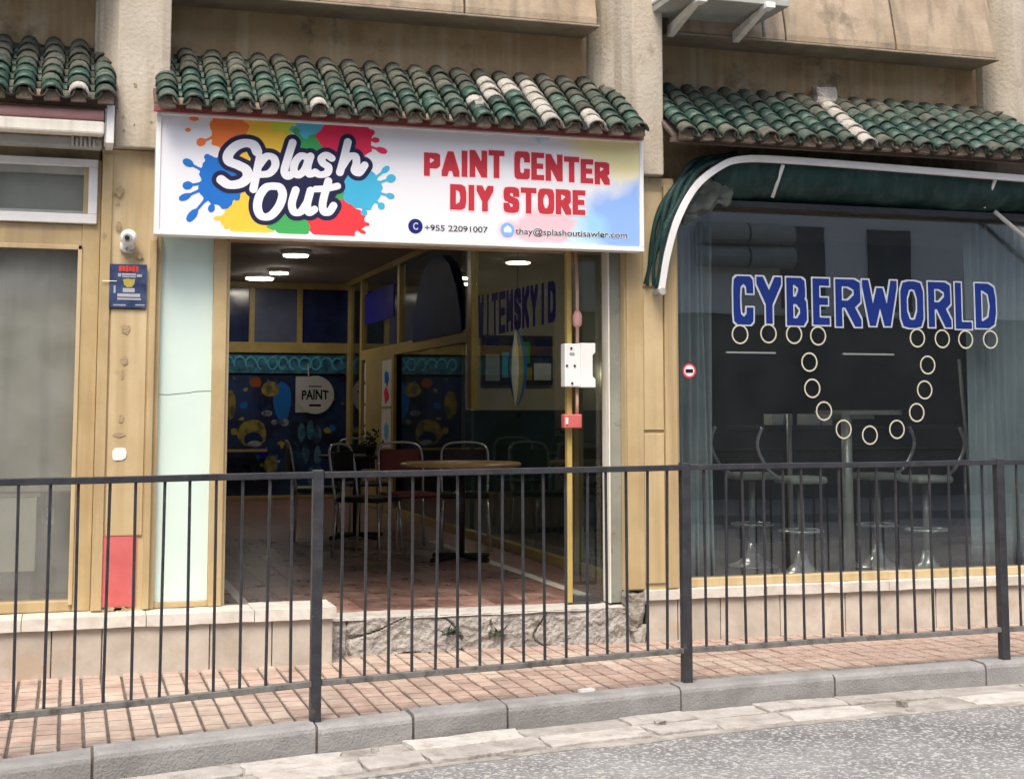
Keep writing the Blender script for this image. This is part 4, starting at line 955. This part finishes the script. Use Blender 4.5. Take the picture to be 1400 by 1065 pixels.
def lens(y0, y1, k0, k1):
    L = [(-.085 * math.sin(math.pi * t) ** .8, 1.41 + .66 * t) for t in [i / 12 for i in range(13)]]
    Rr = [(.085 * math.sin(math.pi * t) ** .8, 1.41 + .66 * t) for t in [i / 12 for i in range(13)]]
    return MB().prism([(3.74 + p[0] * k1 + k0, p[1]) for p in L] + [(3.74 + p[0] * k1 + k0, p[1]) for p in Rr[-2:0:-1]], 'y', y0, y1)
lens(11.9, 11.93, 0, 1).build('board', PR['blue'], hb); lens(11.894, 11.899, -.012, .72).build('stripe', PR['mural_y'], hb); lens(11.888, 11.893, -.03, .38).build('stripe', PR['sheet'], hb)
MB().tube([(3.74, 11.91, 2.07), (3.74, 11.91, CZ - .01)], .004, 5).build('cord', MAT['black'], hb)
wl_ = thing('wall_lamp', 'small round lit lamp on the wall behind the glass at the right', 'lamp', (4.98, 12.9, 1.7)); MB().tube([(4.98, 12.96, 1.72), (4.98, 12.9, 1.72)], .05, 14).build('globe', emit('small_lamp', (1, .95, .85), 6), wl_)

t = thing('ceiling_lamp', 'round lit ceiling lamp of the right shop behind the partition', 'lamp', (4.35, 10.9, CZ - .05), 'lit ceiling lamps')  # lamp out of view behind the sign, added to brighten the cream wall
MB().lathe([(.22, .05), (.22, .02), (.2, 0)], (4.35, 10.9, CZ - .052), 24).build('housing', MAT['white'], t); MB().lathe([(.19, 0), (.19, .008), (.17, .012)], (4.35, 10.9, CZ - .066), 24).build('diffuser', emit('lamp_glow_bright', (1, .9, .72), 24), t)

# right window
rwn = thing('lettered_window', 'large dark shop window with tan frame below the green awning', 'shop window', (4.8, 8.1, .3))
box('bottom_frame', MAT['tan'], rwn, 3.53, 7, 8.07, 8.18, .302, .352, .004)
box('side_frame', MAT['tan_frame'], rwn, 3.53, 3.565, 8.06, 8.18, .352, 2.72, .004)
box('top_frame', MAT['tan_frame'], rwn, 3.565, 7, 8.08, 8.18, 2.66, 2.72, .004)
box('glass', MAT['glass'], rwn, 3.565, 7, 8.12, 8.126, .352, 2.66)
cy = thing('window_lettering', 'blue CYBERWORLD lettering with white outline on the dark window', 'lettering', (4.93, 8.115, 1.9))
LX = [(3.958, 4.115), (4.12, 4.312), (4.33, 4.491), (4.517, 4.654), (4.68, 4.884), (4.876, 5.15), (5.158, 5.346), (5.366, 5.557), (5.571, 5.712), (5.725, 5.902)]
for k, (ch, (a, b_)) in enumerate(zip('CYBERWORLD', LX)):
    z0, z1 = 1.9 + .008 * (k % 2), 2.215
    block_letter(ch, a + .009, b_ - .009, z0 + .005, z1 - .005, 8.1165, .0235, .023, .003).build('letter', PR['cyber'], cy)
    block_letter(ch, a + .009, b_ - .009, z0 + .005, z1 - .005, 8.118, .0235, .023, .003, .01).build('letter_outline', PR['halo'], cy)
rd = thing('ring_decals', 'pale rings stuck on the dark window in a looping chain below the lettering', 'decal', (4.93, 8.115, 1.2))
RINGS = [(4.01, 1.843), (4.208, 1.851), (4.388, 1.849), (4.559, 1.842), (5.286, 1.839), (5.474, 1.837), (5.652, 1.835), (5.843, 1.838), (4.493, 1.674), (4.51, 1.508), (4.59, 1.365), (4.728, 1.249), (4.917, 1.211), (5.116, 1.247), (5.266, 1.355), (5.33, 1.502), (5.358, 1.664)]
for x, z in RINGS:
    n = 28; vs = []
    for r in (.062, .052): vs += [(x + math.cos(2 * math.pi * k / n) * r * .93, 8.117, z + math.sin(2 * math.pi * k / n) * r) for k in range(n)]
    MB().add(vs, [(k, (k + 1) % n, n + (k + 1) % n, n + k) for k in range(n)]).build('ring', PR['ring'], rd)
sk_ = thing('no_entry_sticker', 'small round red and white sticker near the left edge of the dark window', 'sticker', (3.655, 8.11, 1.6))
disc(PR['red'], 3.66, 1.612, .045, 'rim', sk_, 8.1175); disc(PR['offwhite'], 3.66, 1.612, .034, 'face', sk_, 8.1165); box('bar', PR['ink'], sk_, 3.635, 3.685, 8.1145, 8.1155, 1.6, 1.622)
def curtain(label, x0, x1, y, amp, folds):
    o = MB().grid(lambda u, v: (x0 + (x1 - x0) * u + .008 * math.sin(v * 4 + u * 9), y + amp * math.sin(u * folds * 6.283) + .012 * math.sin(v * 5 + u * 20), .3 + v * 2.33), 90, 10).build('curtain', MAT['curtain'], None, True, solid=.004)
    return tag(o, label, 'curtain', 'curtains inside the right window')
curtain('grey-blue curtain hanging at the left end of the lettered window', 3.6, 3.9, 8.3, .022, 6)
curtain('grey-blue curtain hanging at the right end of the lettered window', 5.78, 6.9, 8.3, .022, 17)
def stool(label, x, y, back):
    t = thing('bar_stool', label, 'stool', (x, y, FLOOR), 'bar stools behind the lettered window')
    MB().lathe([(.19, 0), (.185, .012), (.11, .04), (.055, .09), (.032, .17)], (x, y, FLOOR), 24).build('base', MAT['chrome'], t, True)
    MB().lathe([(.024, 0), (.024, .5)], (x, y, FLOOR + .12), 12).build('column', MAT['steel'], t, True)
    MB().tube([(x + math.cos(k * .2618) * .15, y + math.sin(k * .2618) * .15, FLOOR + .31) for k in range(25)], .011, 6).build('footrest', MAT['chrome'], t, True)
    MB().box(x - .145, x + .145, y - .14, y + .14, FLOOR + .64, FLOOR + .69).build('seat', MAT['cabinet'], t, bevel=.02)
    s_ = back
    MB().tube(catmull([(x + s_ * .13, y, FLOOR + .66), (x + s_ * .25, y, FLOOR + .74), (x + s_ * .33, y, FLOOR + .9), (x + s_ * .29, y, FLOOR + 1.03)], 6), .013, 8).build('back_tube', MAT['chrome'], t, True)
    return t
stool('chrome bar stool furthest left, with curved tube back', 4.88, 9.72, -1)
stool('chrome bar stool just left of the pole table, nearest the glass', 4.93, 9.07, -1)
stool('chrome bar stool just right of the pole table, further inside', 5.74, 9.4, 1)
stool('chrome bar stool furthest right with curved tube back', 5.83, 8.9, 1)
bt = thing('bar_table', 'tall pole table between the bar stools behind the glass', 'table', (5.1, 8.72, FLOOR))
MB().lathe([(.3, 0), (.3, .03)], (5.3, 8.9, 1.34), 28).build('tabletop', MAT['steel'], bt); MB().lathe([(.036, 0), (.036, 1.1)], (5.1, 8.72, FLOOR + .02), 14).build('pole', MAT['steel'], bt, True)
MB().lathe([(.02, 0), (.02, 1.1)], (5.08, 9.5, FLOOR + .02), 12).build('pole', MAT['steel'], bt, True)
box('support_arm', MAT['steel'], bt, 5.08, 5.32, 8.72, 8.9, 1.31, 1.338)
ln_ = thing('leaning_stick', 'thin pale stick leaning inside the right end of the window', 'stick', (6.1, 8.5, FLOOR)); MB().tube([(6.02, 8.6, .5), (5.86, 8.5, 1.72)], .012, 8).build('stick', MAT['steel'], ln_, True)
ct = thing('counter', 'dark counter along the back of the right shop', 'counter', (7, 11.6, FLOOR)); box('front', MAT['black'], ct, 5.8, 9, 11.4, 11.9, FLOOR, 1.2, .01); box('top', MAT['dark_wall'], ct, 5.75, 9, 11.35, 11.95, 1.2, 1.24, .005)
for k, (x, w) in enumerate([(5.95, .12), (6.1, .06), (6.28, .16), (6.46, .1)]):  # white boxes standing for bright window reflections
    o = box('carton', MAT['white'], None, x, x + w, 11.45, 11.6, 1.24, 1.24 + .1, .006); tag(o, ['white carton furthest left on the dark counter', 'narrow white carton, second from left on the dark counter', 'widest white carton on the dark counter', 'white carton furthest right on the dark counter'][k], 'carton', 'cartons on the counter')

for k, (x0, x1, lab) in enumerate([(6.2, 6.75, 'left of two thin lit strip lamps on the dark wall of the right shop'), (7.5, 8.1, 'right of two thin lit strip lamps on the dark wall of the right shop')]):
    t = thing('strip_lamp', lab, 'lamp', ((x0 + x1) / 2, 12.85, 1.9), 'strip lamps in the right shop')
    box('fitting', MAT['white'], t, x0, x1, 12.87, 12.9, 1.935, 1.955); box('tube', emit('strip_glow', (1, .97, .9), .3), t, x0 + .01, x1 - .01, 12.85, 12.869, 1.94, 1.95)

# folded-up green awning on its white bent frame
ga = thing('green_awning', 'green canvas awning folded up on a white bent frame above the dark window', 'awning', (4.9, 7.9, 2.1))
path = catmull([(3.395, 7.93, 2.09), (3.42, 7.9, 2.29), (3.48, 7.87, 2.515), (3.6, 7.86, 2.722), (3.77, 7.86, 2.855), (3.92, 7.86, 2.905), (4.2, 7.86, 2.915), (4.9, 7.86, 2.905), (6.6, 7.86, 2.87)], 7)
mb = MB(); ring = []
for i, p in enumerate(path):
    t_ = (path[min(i + 1, len(path) - 1)] - path[max(i - 1, 0)]).normalized(); nn = Vector((-t_.z, 0, t_.x))
    ring += [p + nn * .021 + Vector((0, -.018, 0)), p + nn * .021 + Vector((0, .018, 0)), p - nn * .021 + Vector((0, .018, 0)), p - nn * .021 + Vector((0, -.018, 0))]
n = len(path)
mb.add(ring, [(i * 4 + k, i * 4 + (k + 1) % 4, i * 4 + 4 + (k + 1) % 4, i * 4 + 4 + k) for i in range(n - 1) for k in range(4)] + [(0, 1, 2, 3), (4 * n - 4, 4 * n - 3, 4 * n - 2, 4 * n - 1)])
mb.build('front_frame', MAT['white'], ga, bevel=.003)
MB().tube([(3.395, 7.9, 2.08), (3.395, 8.02, 2.08)], .022, 10).build('hinge', MAT['grey_metal'], ga)
for x in (4.2, 5.75): MB().tube([(x, 7.87, 2.885), (x - .015, 7.99, 2.7)], .012, 8).build('strut', MAT['white'], ga, True)
def canv(u, v):
    x = 3.75 + u * 2.9
    a = noise.noise(Vector((x * 2.2, v * 1.5, 3))); b_ = noise.noise(Vector((x * 7, v * 3, 8)))
    sag = math.sin(v * math.pi)
    return (x, 7.885 + .2 * v + .02 * a + .012 * b_ * sag - .05 * sag, 2.915 - .012 * u - .245 * v - .03 * sag + .02 * a * v + .012 * b_)
MB().grid(canv, 110, 14).build('canvas', MAT['canvas'], ga, True, solid=.003)
arc = catmull([(3.36, 7.95, 2.12), (3.385, 7.92, 2.32), (3.445, 7.9, 2.54), (3.56, 7.9, 2.76), (3.74, 7.9, 2.9), (3.95, 7.9, 2.945)], 8)
for k in range(4):
    pts = [p + Vector((-.01 * k + .012 * math.sin(i * .37 + k * 1.9), .03 * k - .02, .012 * k - .02 + .006 * math.sin(i * .5 + 2 * k))) for i, p in enumerate(arc)]
    MB().tube(pts, [.008 + .014 * math.sin(math.pi * min(1, i / (len(pts) - 1))) + .004 * math.sin(i * .6 + k) for i in range(len(pts))], 8).build('canvas_fold', MAT['canvas'], ga, True)
cr_ = M('crumpled_lining', (.05, .065, .055), (.14, .145, .12), 9, .7, .3, 25)
MB().grid(lambda u, v: (3.56 + u * .34, 7.93 + .05 * v + .03 * noise.noise(Vector((u * 6, v * 6, 2))), 2.86 - .2 * v - .16 * (1 - u) + .04 * noise.noise(Vector((u * 5, v * 5, 7)))), 18, 12).build('crumpled_cloth', cr_, ga, True, solid=.003)
MB().tube([(5.82, 8.0, 2.68), (6.35, 8.0, 2.3)], .016, 8).build('side_arm', MAT['grey_metal'], ga, True)
box('awning_rail', MAT['black'], ga, 3.6, 6.8, 8.0, 8.07, 2.63, 2.67, .004)

# air conditioner on wall brackets at the top
ac = thing('air_conditioner', 'white air conditioner unit on slanting wall brackets at the top', 'air conditioner', (3.8, 7.9, 3.6))
box('body', MAT['white'], ac, 3.36, 4.14, 7.62, 7.98, 3.855, 4.5, .01)
box('tray', MAT['grey_metal'], ac, 3.37, 4.12, 7.6, 8.05, 3.81, 3.85, .004)
for x in (3.53, 3.98):
    MB().prism([(7.6, 3.808), (7.7, 3.808), (8.055, 3.76), (8.055, 3.69)], 'x', x - .022, x + .022).build('bracket_arm', MAT['cream'], ac, bevel=.003)
    box('bracket_foot', MAT['white'], ac, x - .03, x + .03, 7.57, 7.66, 3.785, 3.82, .003)
MB().tube([(4.13, 7.97, 3.84), (4.17, 8.035, 3.74)], .012, 8).build('drain_pipe', MAT['grey_metal'], ac, True)

# ------------------------------------------------------------------ building across the street (seen in the window glass)
ob = thing('opposite_building', 'pale rendered building across the street, mirrored in the window', 'building', (10, -4.5, 0))
box('wall', MAT['opp'], ob, -12, 34, -9, -4.2, 2.9, 8.5); box('shopfront', MAT['opp_dark'], ob, -12, 34, -9, -4.3, ROADZ, 2.9)
box('string_course', MAT['opp'], ob, -12, 34, -4.25, -4.05, 5.0, 5.2)
for x in (-6, -2, 2, 6): 
    w = box('window', MAT['opp_dark'], ob, x, x + 1.1, -4.22, -4.15, 3.3, 4.6)
for x0, x1 in ((10.82, 11.6), (12.42, 13.2), (15.5, 16.3), (18, 18.8)):
    w = box('window', MAT['opp_dark'], ob, x0, x1, -4.22, -4.15, 3.0, 4.33)
    box('sill', MAT['opp'], w, x0 - .05, x1 + .05, -4.22, -4.05, 2.93, 2.99)
for k, (x, z) in enumerate([(9.3, 3.98), (10.12, 3.98), (9.3, 3.62), (10.12, 3.62)]):
    MB().tube([(x, -3.95, z + .16), (x + .78, -3.95, z + .16)], .17, 16).build('rolled_shutter', MAT['grey_metal'], ob)
struct(box('far_pavement', MAT['kerb'], None, -40, 60, -4.4, -1.2, ROADZ - .1, -.01))
